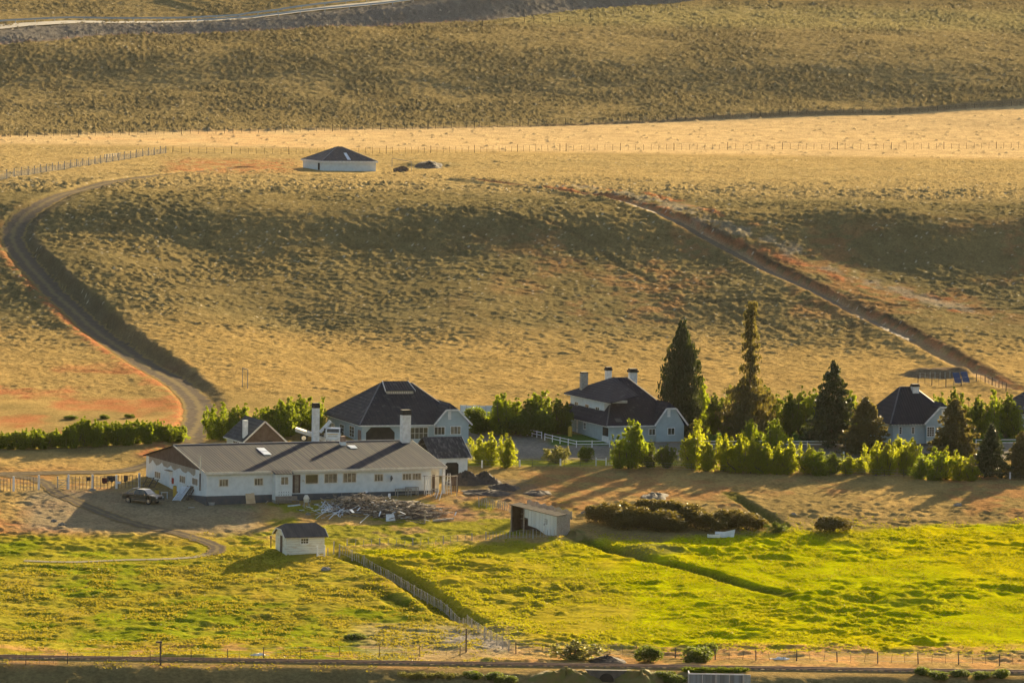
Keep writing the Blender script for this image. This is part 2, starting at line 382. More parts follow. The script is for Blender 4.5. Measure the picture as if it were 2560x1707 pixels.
    g0 = band(Vv, 1255, 1365, 12) * band(U, 560, 1420, 60) * sst(.40, .55, fbm(XX / 4, YY / 5, 2, 4))
    C = lay(C, g0 * .8, rgb(.24, .24, .015))
    C = lay(C, band(Vv, 1610, 1672, 8) * sst(.46, .6, fbm(XX / 3, YY / 4, 1, 3)) * .7, rgb(.46, .25, .10))
    C = lay(C, band(Vv, 1560, 1650, 14) * band(U, 900, 1290, 60) * .6, rgb(.36, .28, .17))
    gv = band(Vv, 1585 + (U - 1200) * .12, 1622 + (U - 1200) * .12, 9) * band(U, 1110, 1270, 30)
    C = lay(C, gv * .9, rgb(.27, .24, .21))
    # bare earth
    C = lay(C, band(Vv, 1262, 1300, 10) * band(U, 1040, 1180, 30) * .85, rgb(.26, .15, .09))
    C = lay(C, band(Vv, 1195, 1262, 9) * band(U, 1120, 1380, 50) * sst(.4, .55, n2[..., 0]) * .5, rgb(.12, .10, .085))
    C = lay(C, band(Vv, 1105, 1148, 5) * band(U, 1150, 2620, 12) * .95, gray * .8)
    C = lay(C, band(Vv, 1072, 1108, 6) * band(U, 1040, 1360, 26) * .9, gray * .75)
    C = lay(C, band(Vv, 1150, 1165, 4) * band(U, 1160, 1700, 20) * .8, rgb(.28, .30, .03))
    C = lay(C, band(Vv, 1085, 1113, 3) * band(U, 1375, 1520, 12), rgb(.10, .16, .03))
    C = lay(C, band(Vv, 1080, 1106, 3) * band(U, 1750, 2620, 12), rgb(.07, .13, .03))
    C = lay(C, band(Vv, 1225, 1330, 14) * band(U, 60, 640, 40) * .75, rgb(.27, .22, .15))
    C = lay(C, (1 - sst(484.5, 486.6, YY)) * sst(474, 478, YY) * .7, rgb(.15, .13, .06))
    ds, ss, ts = pdist(XX, YY, TOPL); em = (ss < 0) * (1 - sst(20, 26, ds))
    C = lay(C, em * .95, rgb(.16, .145, .13)); C = lay(C, em * (1 - sst(0, 5, ds)) * (1 - sst(1100, 1300, U)) * rn2 * .6, rgb(.30, .16, .09))
    dt, st_, tt_ = pdist(XX, YY, STEP); C = lay(C, (1 - sst(.2, 1.6, dt)) * .7 * sst(600, 1500, U), rgb(.12, .09, .06))
    C = lay(C, (1 - sst(.7, 1.15, np.hypot((XX - PIT[0]) / 5.8, (YY - PIT[1] - 3) / 4.2))) * .8, rgb(.13, .10, .08))
    C = lay(C, (1 - sst(.7, 1.15, np.hypot((XX - BANKH[0]) / 8, (YY - BANKH[1] - 1) / 7))) * .5, rgb(.16, .14, .07))
    for L, wd_ in ((DITCH1, 2.0), (DITCH2, 1.6), (DITCH3, 1.4), (DITCH4, 1.6)):
        dd, s_, t_ = pdist(XX, YY, L); C = lay(C, (1 - sst(wd_ * .5, wd_, dd)) * .75, rgb(.075, .085, .012))
    mdd = np.hypot((XX - MOUND[0]) / 4.5, (YY - MOUND[1]) / 4.5); Z = Z + .55 * np.exp(-mdd ** 2); C = lay(C, (1 - sst(.5, 1.1, mdd)) * .7, rgb(.13, .11, .05))
    # small pale stones and worn speckles
    sp, sr = cells(XX / 1.3, YY / 2.0, 4, .30)
    C = lay(C, (1 - sst(.05, .12, sp)) * (hill + .6 * far + .6 * plat) * .8, rgb(.62, .55, .42))
    C = C * (.72 + .56 * n2)
    nr, nc = sh
    V = np.stack([XX, YY, Z], -1).reshape(-1, 3).astype(np.float32)
    idx = np.arange(nr * nc).reshape(nr, nc)
    F = np.stack([idx[:-1, :-1], idx[:-1, 1:], idx[1:, 1:], idx[1:, :-1]], -1).reshape(-1, 4)
    m, nt, bs = new_mat('grassland')
    at = nt.nodes.new('ShaderNodeAttribute'); at.attribute_name = 'ground_tint'
    p = posn(nt); f1 = noise(nt, p, 2.2, 5, .7)
    dk = nt.nodes.new('ShaderNodeMix'); dk.data_type = 'RGBA'; dk.blend_type = 'MULTIPLY'; dk.inputs[0].default_value = 1.
    nt.links.new(at.outputs['Color'], dk.inputs[6])
    nt.links.new(mixc(nt, ramp(nt, f1, .3, .7), (.62, .62, .6), (1.35, 1.33, 1.25)), dk.inputs[7])
    nt.links.new(dk.outputs[2], bs.inputs['Base Color']); bs.inputs['Roughness'].default_value = .95; bs.inputs['Specular IOR Level'].default_value = 0.
    f2 = noise(nt, p, 1.6, 6, .75); bump(nt, bs, f2, .35, .8)
    o = np_mesh('ground', V, F, m, smooth=True); o['kind'] = 'structure'
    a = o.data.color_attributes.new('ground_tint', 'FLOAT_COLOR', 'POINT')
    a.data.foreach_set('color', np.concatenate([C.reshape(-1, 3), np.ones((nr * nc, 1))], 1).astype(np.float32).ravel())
    global GROUNDZ
    def GROUNDZ(X, Y):
        tt_ = X / np.maximum(Y, 150); i = np.clip(np.searchsorted(ys, Y) - 1, 0, nr - 2); j = np.clip(np.searchsorted(t, tt_) - 1, 0, nc - 2)
        fy = (Y - ys[i]) / (ys[i + 1] - ys[i]); fx = (tt_ - t[j]) / (t[j + 1] - t[j])
        return (Z[i, j] * (1 - fx) + Z[i, j + 1] * fx) * (1 - fy) + (Z[i + 1, j] * (1 - fx) + Z[i + 1, j + 1] * fx) * fy
    return o
def track_mat(name, c, c2, cg, ce):
    m, nt, bs = new_mat(name); p = posn(nt); f = noise(nt, p, 1.3, 6, .7); g = noise(nt, p, .9, 4, .7)
    at = nt.nodes.new('ShaderNodeAttribute'); at.attribute_name = 'across'
    ab = nt.nodes.new('ShaderNodeMath'); ab.operation = 'ABSOLUTE'; nt.links.new(at.outputs['Fac'], ab.inputs[0])
    def addn(src, k):
        a_ = nt.nodes.new('ShaderNodeMath'); a_.operation = 'MULTIPLY_ADD'; a_.inputs[1].default_value = k; nt.links.new(g, a_.inputs[0]); nt.links.new(src, a_.inputs[2]); return a_.outputs[0]
    col = mixc(nt, ramp(nt, f, .35, .65), c, c2)
    col = mixc(nt, ramp(nt, addn(ab.outputs[0], -.6), -.02, -.22), col, cg)
    col = mixc(nt, ramp(nt, addn(ab.outputs[0], .6), 1.02, 1.18), col, ce)
    nt.links.new(col, bs.inputs['Base Color']); bs.inputs['Roughness'].default_value = .95; bs.inputs['Specular IOR Level'].default_value = 0; bump(nt, bs, f, .15); return m
FLATS = [(365,1170,1130,1268), (800,1030,1190,1110), (1360,1080,1730,1120), (2170,1070,2400,1125), (755,400,945,432), (690,1362,830,1392)]
build_ground()
# ------------------------------------------------------------------ mesh builder
class MB:
    def __init__(s): s.v = []; s.f = []
    def add(s, V, F):
        n = len(s.v); s.v += [tuple(map(float, p)) for p in V]; s.f += [tuple(n + i for i in f) for f in F]; return s
    def hexa(s, P):
        return s.add(P, [(3, 2, 1, 0), (4, 5, 6, 7), (0, 1, 5, 4), (1, 2, 6, 5), (2, 3, 7, 6), (3, 0, 4, 7)])
    def box(s, F, a0, a1, b0, b1, z0, z1):
        return s.hexa([F.P(a0, b0, z0), F.P(a1, b0, z0), F.P(a1, b1, z0), F.P(a0, b1, z0), F.P(a0, b0, z1), F.P(a1, b0, z1), F.P(a1, b1, z1), F.P(a0, b1, z1)])
    def slab(s, pts, off):
        n = len(pts); off = np.array(off); V = [np.array(p) for p in pts] + [np.array(p) + off for p in pts]
        return s.add(V, [tuple(range(n)), tuple(range(2 * n - 1, n - 1, -1))] + [(i, i + n, (i + 1) % n + n, (i + 1) % n) for i in range(n)])
    def tube(s, p, q, r, r2=None, n=6, cap=True):
        p = Vector(p); q = Vector(q); r2 = r if r2 is None else r2; d = (q - p).normalized()
        x = d.orthogonal().normalized(); y = d.cross(x); V = []
        for c, rr in ((p, r), (q, r2)):
            for i in range(n):
                t = 2 * math.pi * i / n; V.append(c + x * rr * math.cos(t) + y * rr * math.sin(t))
        F = [(i, (i + 1) % n, (i + 1) % n + n, i + n) for i in range(n)]
        if cap: F += [tuple(range(n - 1, -1, -1)), tuple(range(n, 2 * n))]
        return s.add(V, F)
    def bar(s, p, q, w, h):
        p = Vector(p); q = Vector(q); d = (q - p).normalized(); x = d.cross(Vector((0, 0, 1)))
        x = Vector((1, 0, 0)) if x.length < 1e-3 else x.normalized(); y = x.cross(d)
        V = [c + x * sx * w / 2 + y * sy * h / 2 for c in (p, q) for sx, sy in ((-1, -1), (1, -1), (1, 1), (-1, 1))]
        return s.hexa(V)
    def blob(s, c, rad, seed=0, n=10, m=6, amp=.25, flat=True):
        rs = np.random.RandomState(seed); V = []; F = []
        for j in range(m + 1):
            ph = math.pi / 2 * (1 - j / m) if flat else math.pi * (.5 - j / m)
            for i in range(n):
                t = 2 * math.pi * i / n; k = 1 + amp * (rs.rand() - .5) * 2
                V.append((c[0] + rad[0] * k * math.cos(ph) * math.cos(t), c[1] + rad[1] * k * math.cos(ph) * math.sin(t), c[2] + rad[2] * (math.sin(ph) * k if flat else math.sin(ph) * k)))
        for j in range(m):
            for i in range(n): F.append((j * n + i, (j + 1) * n + i, (j + 1) * n + (i + 1) % n, j * n + (i + 1) % n))
        F.append(tuple(range(n)));
        if not flat: F.append(tuple(range(m * n + n - 1, m * n - 1, -1)))
        return s.add(V, F)
    def build(s, name, m, parent=None, smooth=False, label=None):
        me = bpy.data.meshes.new(name); L = np.zeros(3)
        if parent is not None:
            q = parent
            while q is not None: L += np.array(q.location); q = q.parent
        me.from_pydata([tuple(np.array(p) - L) for p in s.v], [], s.f); me.materials.append(m)
        if smooth: me.polygons.foreach_set('use_smooth', [True] * len(me.polygons))
        me.update(); o = bpy.data.objects.new(name, me); COL.objects.link(o)
        if parent is not None: o.parent = parent
        if label: o['label'] = label
        return o
def thing(name, loc, label, catg, group=None):
    o = bpy.data.objects.new(name, None); COL.objects.link(o); o.location = tuple(loc); o.empty_display_size = .3
    return tag(o, label, catg, group)
class Fr:
    def __init__(s, o, deg):
        s.o = np.array(o, float); t = R(deg); s.a = np.array([math.cos(t), math.sin(t), 0]); s.b = np.array([-math.sin(t), math.cos(t), 0]); s.z = np.array([0, 0, 1.])
    def P(s, a, b, z): return s.o + s.a * a + s.b * b + s.z * z
    def hit(s, u, v, p0, n):
        d = ray(u, v); c = np.array([0, 0, HC]); t = np.dot(np.array(p0) - c, n) / np.dot(d, n); q = c + d * t - s.o
        return float(np.dot(q, s.a)), float(np.dot(q, s.b)), float(q[2])
    def front(s, u, v, b=0.): return s.hit(u, v, s.P(0, b, 0), s.b)
    def side(s, u, v, a=0.): return s.hit(u, v, s.P(a, 0, 0), s.a)
    def plane(s, u, v, p, q, r):
        p, q, r = (np.array(k) for k in (p, q, r)); return s.P(*s.hit(u, v, p, np.cross(q - p, r - p)))
# ------------------------------------------------------------------ shared materials
M = {}
M['wall'] = mat('pale_painted_wall', (.68, .72, .71), (.56, .60, .59), 1.3, .85, lo=.4, hi=.75)
M['wallblue'] = mat('blue_grey_wall', (.40, .47, .475), (.34, .40, .41), 1.1, .85)
M['white'] = mat('white_paint', (.80, .80, .77), (.62, .61, .57), 2.5, .6)
M['cream'] = mat('cream_paint', (.72, .68, .58), (.58, .53, .43), 2.0, .75)
M['plinth'] = mat('dark_plinth', (.065, .075, .09), (.10, .10, .10), 1.2, .9)
M['brown'] = mat('brown_boards', (.10, .065, .045), (.14, .10, .075), 1.5, .9)
M['dark'] = mat('dark_inside', (.02, .018, .015), (.035, .03, .025), 1.5, .9)
M['black'] = mat('soot_black', (.02, .02, .022), (.035, .033, .03), 2, .8)
M['glass'] = mat('window_glass', (.035, .038, .035), (.09, .08, .05), .9, .12, .6)
M['glasslit'] = mat('window_glass_curtained', (.30, .24, .15), (.10, .08, .05), 1.6, .3, .5)
M['wood'] = mat('weathered_wood', (.30, .25, .19), (.19, .155, .12), 4, .9)
M['woodgrey'] = mat('grey_wood', (.42, .39, .34), (.27, .25, .21), 5, .9)
M['wooddark'] = mat('dark_post_wood', (.09, .07, .055), (.13, .10, .08), 4, .9)
M['brick'] = mat('old_brick', (.24, .13, .08), (.33, .24, .18), 3, .9)
M['steel'] = mat('galvanised_steel', (.45, .48, .50), (.33, .35, .36), 2, .4, .5, .5)
M['sheet'] = streak_mat('corrugated_white_sheet', (.87, -.5), (.64, .68, .65), (.48, .52, .50), .35, .6, .1, ribs=.03)
M['rust'] = mat('rusty_roof_sheet', (.045, .04, .036), (.075, .068, .06), 2, .95, .02)
M['concrete'] = mat('concrete', (.34, .33, .30), (.24, .23, .21), 1.5, .9)
M['earth'] = mat('dark_soil', (.045, .038, .034), (.085, .065, .05), 2.2, .95, bmp=.15)
M['gravelpile'] = mat('gravel_pile', (.10, .085, .065), (.14, .12, .09), 4, .95, bmp=.08)
M['yellow'] = mat('yellow_paint', (.62, .40, .05), (.5, .33, .05), 2, .6)
M['red'] = mat('red_paint', (.45, .05, .03), (.35, .04, .03), 2, .6)
M['stone'] = mat('field_stone', (.20, .18, .15), (.30, .27, .22), 2.5, .95, bmp=.1)
M['ply'] = mat('plywood', (.52, .36, .20), (.62, .48, .30), 1.5, .8)
M['rubber'] = mat('tyre_rubber', (.025, .025, .025), (.04, .038, .035), 4, .85)
M['carpaint'] = mat('dark_green_car_paint', (.018, .032, .032), (.025, .04, .04), 2, .2, .6)
M['chrome'] = mat('chrome', (.62, .62, .62), (.5, .5, .5), 3, .2, .5, .9)
M['solar'] = mat('solar_cells', (.02, .045, .12), (.03, .06, .15), 3, .25, .6)
M['canvas'] = mat('pale_sheet', (.70, .74, .78), (.55, .60, .64), 1.4, .6)

def window(F, mode, const, rect, parent, cols=2, rows=1, frame='white', pane='glass', w=.07, name='window', out=.06, label=None):
    u1, v1, u2, v2 = rect
    if mode == 'f':
        a1, _, z2 = F.front(u1, (v1), const); a2, _, z1 = F.front(u2, v2, const)
    else:
        _, a1, z2 = F.side(u1, v1, const); _, a2, z1 = F.side(u2, v2, const)
    lo, hi = min(a1, a2), max(a1, a2); zl, zh = min(z1, z2), max(z1, z2)
    fm = MB(); pm = MB()
    def bx(m, p0, p1, q0, q1, d0, d1):
        if mode == 'f': m.box(F, p0, p1, const - d1, const - d0, q0, q1)
        else: m.box(F, const - d1, const - d0, p0, p1, q0, q1)
    bx(fm, lo, hi, zh - w, zh, .003, out); bx(fm, lo, hi, zl, zl + w, .003, out + .02)
    bx(fm, lo, lo + w, zl + w, zh - w, .003, out); bx(fm, hi - w, hi, zl + w, zh - w, .003, out)
    for i in range(1, cols):
        x = lo + w + (hi - lo - 2 * w) * i / cols; bx(fm, x - .022, x + .022, zl + w, zh - w, .003, out - .012)
    for j in range(1, rows):
        x = zl + w + (zh - zl - 2 * w) * j / rows; bx(fm, lo + w, hi - w, x - .02, x + .02, .003, out - .016)
    bx(pm, lo + w, hi - w, zl + w, zh - w, .002, .02)
    o = fm.build(name, M[frame], parent, label=label); pm.build('pane', M[pane], o); return o
def chimney(F, a, b, wa, wb, z0, z1, capz, parent, m='white', capm='black', capo=.04, shaft2=None):
    o = MB().box(F, a - wa / 2, a + wa / 2, b - wb / 2, b + wb / 2, z0, z1).build('chimney', M[m], parent)
    c = MB().box(F, a - wa / 2 - capo, a + wa / 2 + capo, b - wb / 2 - capo, b + wb / 2 + capo, z1, z1 + (capz - z1) * .55)
    c.box(F, a - wa / 2 - capo * .2, a + wa / 2 + capo * .2, b - wb / 2 - capo * .2, b + wb / 2 + capo * .2, z1 + (capz - z1) * .55, capz)
    c.build('chimney_cap', M[capm], o); return o
def rafters(F, mode, const, lo, hi, z, parent, n, size=.13):
    for i in range(n):
        m = MB(); x = lo + (hi - lo) * (i + .5) / n
        if mode == 'f': m.box(F, x - size / 2, x + size / 2, const - .03, const + .3, z - size, z)
        else: m.box(F, const - .03, const + .3, x - size / 2, x + size / 2, z - size, z)
        m.build('rafter_end', M['white'], parent)
def eaves(F, a0, a1, b0, b1, z, parent, th=.12, m='white', sides='flbr', h=.16):
    k = MB()
    if 'f' in sides: k.box(F, a0 - .03, a1 + .03, b0 - .05, b0 - .002, z - h, z + .01)
    if 'l' in sides: k.box(F, a0 - .05, a0 - .002, b0, b1, z - h, z + .01)
    if 'r' in sides: k.box(F, a1 + .002, a1 + .05, b0, b1, z - h, z + .01)
    if 'b' in sides: k.box(F, a0 - .03, a1 + .03, b1 + .002, b1 + .05, z - h, z + .01)
    return k.build('fascia', M[m], parent)

# ================================================================== LONG HOUSE
def long_house():
    o = G(516, 1263); F = Fr(o, 23)
    T = thing('long_house', o, 'long low white building with ribbed grey roof and brown gable beside the dark pickup', 'house')
    _, _, ze = F.front(516, 1179.5)
    L = F.front(1077, 1238)[0]; L2 = F.front(1117, 1164, -.4)[0]; Wd = F.side(365, 1200)[1]
    _, rb, rz = F.side(445, 1116, -.3)
    print('LH', ze, L, L2, Wd, rb, rz)
    rb = Wd * .5; Lp = F.front(1100, 1200, 1.2)[0]
    w = MB(); w.box(F, 0, L, 0, Wd, -1.5, ze); w.box(F, L, Lp, 1.6, Wd, -1.5, ze)
    wall = w.build('wall', M['wall'], T)
    MB().box(F, L + .002, Lp + .03, 1.57, 1.597, .3, ze).build('cream_wall', M['cream'], T, label='cream porch wall')
    zpl, zpr = F.front(516, 1240)[2], F.front(1077, 1225.5)[2]
    k = MB(); k.slab([F.P(-.05, -.06, -1.5), F.P(L + .04, -.06, -1.5), F.P(L + .04, -.06, zpr), F.P(-.05, -.06, zpl)], F.b * .055); k.slab([F.P(-.06, -.06, -1.5), F.P(-.06, Wd * .6, -1.5), F.P(-.06, Wd * .6, .2), F.P(-.06, -.06, zpl)], F.a * .055); k.build('plinth', M['plinth'], T)
    # gable cladding
    g = MB(); g.slab([F.P(-.05, 0, ze - .02), F.P(-.05, Wd, ze - .02), F.P(-.05, rb, rz - .05)], F.a * .04); g.build('gable', M['brown'], T)
    st = MB(); xs = np.linspace(.18 * Wd, .95 * Wd, 26); rr = np.random.RandomState(3)
    top = [F.P(-.012, x, ze - .03) for x in xs]; bot = [F.P(-.012, x, ze - .25 - .55 * abs(math.sin(x * .9)) - .25 * rr.rand()) for x in xs]
    st.slab(top + bot[::-1], F.a * .008); st.build('bare_render', mat('bare_render', (.30, .26, .20), (.38, .34, .27), 2), T)
    # roof
    e0 = ze - .08; ov = .45; sl = (rz - ze) / rb
    A0, A1 = -.35, L2
    m = streak_mat('ribbed_grey_roof', F.a, (.010, .018, .034), (.034, .041, .048), .55, .85, .03, lo=.42, hi=.62, ribs=.012, spec=.08)
    m2 = MB(); m2.slab([F.P(A0, -ov, ze - ov * sl), F.P(A1, -ov, ze - ov * sl), F.P(A1, rb, rz), F.P(A0, rb, rz)], (0, 0, .07))
    m2.slab([F.P(A0, rb + .003, rz), F.P(A1, rb + .003, rz), F.P(A1, Wd + ov, ze - ov * sl), F.P(A0, Wd + ov, ze - ov * sl)], (0, 0, .07))
    m2.build('roof', m, T)
    rc = MB(); rc.bar(F.P(A0 - .02, rb, rz + .10), F.P(A1 + .02, rb, rz + .10), .3, .07); rc.build('ridge_cap', mat('ridge_cap_metal', (.11, .13, .17), (.15, .16, .19), 1, .5), T)
    f = MB(); ef = F.front(642, 1178)[0]
    zf = ze - ov * sl
    f.box(F, A0, A1, -ov - .06, -ov - .004, zf - .22, zf + .07)
    f.bar(F.P(A0 - .04, -ov, zf + .0), F.P(A0 - .04, rb, rz + .0), .06, .16); f.bar(F.P(A1 + .04, -ov, zf), F.P(A1 + .04, rb, rz), .06, .16)
    f.build('fascia', M['cream'], T)
    s = MB()
    for j in range(2):
        pass
    pl = (F.P(0, -ov, zf + .09), F.P(5, -ov, zf + .09), F.P(0, rb, rz + .09))
    for q in ([(641,1120),(660,1120),(679,1136.7),(660,1136.7)], [(868,1113.6),(887,1113.6),(894,1120.7),(877,1120.7)]):
        pts = [F.plane(u, v, *pl) for u, v in q]
        k = MB().slab(pts, (0, 0, .06)).build('skylight', M['canvas'], T)
        md = [(pts[0] * .5 + pts[3] * .5) + np.array([0, 0, .07]), (pts[1] * .5 + pts[2] * .5) + np.array([0, 0, .07])]
        MB().bar(md[0], md[1], .05, .02).build('glazing_bar', M['steel'], k)
    # chimneys
    a = F.front(1013, 1104, rb - .9)[0]; zc = F.front(1013, 1037, rb - .9)[2]; zk = F.front(1013, 1024, rb - .9)[2]
    chimney(F, a, rb - .9, 1.15, .95, rz - 1.0, zc, zk, T)
    a = F.front(788.5, 1104, rb + 1.5)[0]; zc = F.front(788, 1019.5, rb + 1.5)[2]; zk = F.front(788, 1007, rb + 1.5)[2]
    chimney(F, a, rb + 1.5, .82, .7, rz - 1.2, zc, zk, T)
    a = F.front(857, 1118, rb - 1.6)[0]; zc = F.front(857, 1104, rb - 1.6)[2]; zk = F.front(857, 1090, rb - 1.6)[2]
    c = MB().box(F, a - .33, a + .33, rb - 1.95, rb - 1.25, rz - 1.1, zc).build('chimney', M['wall'], T, label='short grey chimney with a brick top')
    MB().box(F, a - .28, a + .28, rb - 1.9, rb - 1.3, zc, zk).build('chimney_cap', M['brick'], c)
    # flue
    _, fb, fz1 = F.side(500.7, 1140, -.25); _, _, fz0 = F.side(500.7, 1226, -.25)
    fl = MB().tube(F.P(-.25, fb, (fz0 + fz1) / 2), F.P(-.25, fb, fz1), .07, n=8).build('flue', M['cream'], T)
    MB().tube(F.P(-.25, fb, fz0), F.P(-.25, fb, (fz0 + fz1) / 2), .09, n=8).build('flue_base', M['brown'], fl)
    # windows
    for r, c, pn in (((547,1197,571,1216),3,'glasslit'), ((635,1194.5,658,1213.5),3,'glasslit'), ((762.6,1185,796,1209),1,'glass'), ((810,1183,843.6,1207),3,'glasslit'),
                 ((856.7,1181.5,890.7,1206),3,'glasslit'), ((935,1184,958,1203),3,'glasslit'), ((1005.5,1182.6,1029,1200),3,'glasslit'), ((1030,1182,1053,1199.5),3,'glasslit')):
        window(F, 'f', 0, r, T, c, 1, 'cream', pn, w=.09)
    for r in ((387,1175,402,1199), (449,1185,464,1210.6), (480.5,1191,495.5,1216)):
        window(F, 's', 0, r, T, 3, 1, 'white', 'glasslit', w=.12)
    # gable door with canopy
    _, b1, zt = F.side(431.5, 1179); _, b2, zb = F.side(424, 1223)
    d = MB().box(F, -.07, -.012, b1, b2, zb, zt).build('door', M['white'], T, label='white door in the gable wall')
    MB().box(F, -.10, -.072, b1 + .15, b1 + .25, (zb + zt) / 2 - .05, (zb + zt) / 2 + .05).build('handle', M['steel'], d)
    MB().box(F, -.6, -.02, b1 - .1, b2 + .5, zt + .08, zt + .16).build('door_canopy', M['wood'], T)
    MB().box(F, -1.6, -.02, b1 - .6, b2 + 1.6, -1.2, zb - .02).build('door_step', M['concrete'], T)
    MB().box(F, -.2, -.02, b1 - .55, b1 - .2, zb + .9, zb + 1.6).build('fire_hose_box', M['red'], T)
    # enclosed porch
    a1 = F.front(689, 1200, -1.3)[0]; a2 = F.front(730, 1200, -1.3)[0]; zt = F.front(700, 1181, -1.3)[2]; zb = F.front(700, 1234, -1.3)[2]
    p = MB().box(F, a1, a2, -1.3, -.005, .55, zt - .12).build('porch', M['wall'], T)
    MB().box(F, a1 - .02, a2 + .02, -1.28, -.06, -1.2, .55).build('porch_base', M['concrete'], p)
    MB().slab([F.P(a1 - .25, -1.6, zt - .18), F.P(a2 + .15, -1.6, zt - .18), F.P(a2 + .15, -.3, zt + .18), F.P(a1 - .25, -.3, zt + .18)], (0, 0, .06)).build('porch_roof', m, p)
    window(F, 'f', -1.3, (701,1190.5,722,1212), T, 2, 1, 'white', 'glasslit', w=.10)
    for j in range(2):
        for i in range(5):
            x = a1 + .45 + i * .32; z = 1.15 + j * .32; MB().box(F, x, x + .07, -1.306, -1.301, z, z + .13).build('vent_hole', M['dark'], p)
    # open doorway
    a1, _, zt = F.front(731.5, 1186.5); a2, _, zb = F.front(750.5, 1232)
    d = MB().box(F, a1, a2, -.02, -.004, zb, zt).build('doorway', M['brown'], T)
    MB().box(F, a1 + .3, a2 - .25, -.05, -.021, zb + .05, zt - .1).build('inner_door', M['wood'], d)
    # verandah post and door at the right end
    a, _, zt = F.front(1109, 1166, -.2); _, _, zb = F.front(1109, 1240, -.2)
    MB().box(F, a - .17, a + .17, -.4, -.06, zb - 1, ze - .2).build('post', M['white'], T, label='white verandah post')
    a1 = F.front(1080.5, 1200, 1.57)[0]
    MB().box(F, a1, a1 + .35, 1.5, 1.56, .5, 3.0).build('door', M['brown'], T, label='brown door in the cream porch wall')
    # cables, lamp, dish
    c = MB(); c.bar(F.P(*F.front(1028 - 271, 1201)[:1], -.1, F.front(757, 1201)[2]), F.P(F.front(757, 1201)[0], -.5, F.front(757, 1197)[2]), .1, .25); c.build('wall_lamp', M['white'], T)
    a, _, z = F.front(975, 1196)
    k = MB(); k.tube(F.P(a, -.02, z - .4), F.P(a + .1, -.5, z), .03); k.build('dish_arm', M['steel'], T)
    k = MB(); c0 = F.P(a + .1, -.5, z + .1); n = 12; V = [c0 + F.a * .12]; 
    for i in range(n):
        t = 2 * math.pi * i / n; V.append(c0 + F.b * .30 * math.cos(t) - F.a * .12 + F.z * .38 * math.sin(t) + F.a * .25 * math.cos(t))
    k.add(V, [(0, i + 1, (i + 1) % n + 1) for i in range(n)]); k.build('satellite_dish', M['plinth'], T)
    return F, ze
LHF, LHZ = long_house()

# ================================================================== HIP-ROOFED HOUSES
DARKROOF = None
def hip(F, a0, a1, b0, b1, z, ra, rb_, ra2, zr, m, parent, th=.14, name='roof'):
    k = MB(); P = F.P; o = (0, 0, th)
    k.slab([P(a0, b0, z), P(a1, b0, z), P(ra2, rb_, zr), P(ra, rb_, zr)], o)
    k.slab([P(a0, b1, z), P(a0, b0, z), P(ra, rb_, zr)], o)
    k.slab([P(a1, b0, z), P(a1, b1, z), P(ra2, rb_, zr)], o)
    k.slab([P(a1, b1, z), P(a0, b1, z), P(ra, rb_, zr), P(ra2, rb_, zr)], o)
    r = k.build(name, m, parent)
    c = MB()
    for p, q in ((P(a0, b0, z + th), P(ra, rb_, zr + th)), (P(ra, rb_, zr + th), P(ra2, rb_, zr + th)), (P(a0, b1, z + th), P(ra, rb_, zr + th)), (P(a1, b0, z + th), P(ra2, rb_, zr + th))):
        c.bar(p, q, .18, .07)
    c.build('ridge_capping', M['ridge'], r); return r
M['ridge'] = mat('dark_ridge_metal', (.085, .09, .10), (.12, .12, .13), 1, .6)
def jerkin(F, a0, a1, zf, ta0, ta1, zt, b, depth, m, parent, wallm, ov=.45, backz=None, name='wing'):
    """clipped gable: front wall at b, roof running back by depth"""
    P = F.P; am = (ta0 + ta1) / 2; half = (ta1 - ta0) / 2
    k = MB(); rise = (zt - zf) / (ta0 - a0); zr = zt + half * rise * .75
    o = (0, 0, .13)
    br = b - ov + half * 1.3
    k.slab([P(a0, b - ov, zf), P(ta0, b - ov, zt), P(am, br, zr), P(am, b + depth, zr), P(a0, b + depth, zf)], o)
    k.slab([P(ta1, b - ov, zt), P(a1, b - ov, zf), P(a1, b + depth, zf), P(am, b + depth, zr), P(am, br, zr)], o)
    k.slab([P(ta0, b - ov, zt), P(ta1, b - ov, zt), P(am, br, zr)], o)
    k.build(name + '_roof', m, parent)
    c = MB()
    for p, q in (((a0, zf), (ta0, zt)), ((ta0, zt), (ta1, zt)), ((ta1, zt), (a1, zf))):
        c.bar(P(p[0], b - ov - .03, p[1] + .02), P(q[0], b - ov - .03, q[1] + .02), .05, .22)
    c.build('barge_board', M['white'], parent)
    return zr
def dark_roof(name, F, c=(.018, .020, .028), c2=(.034, .034, .040), c3=(.10, .10, .10)):
    return streak_mat(name, F.a, c, c2, .5, .75, .25, c3=c3, spec=.12, ribs=.015)

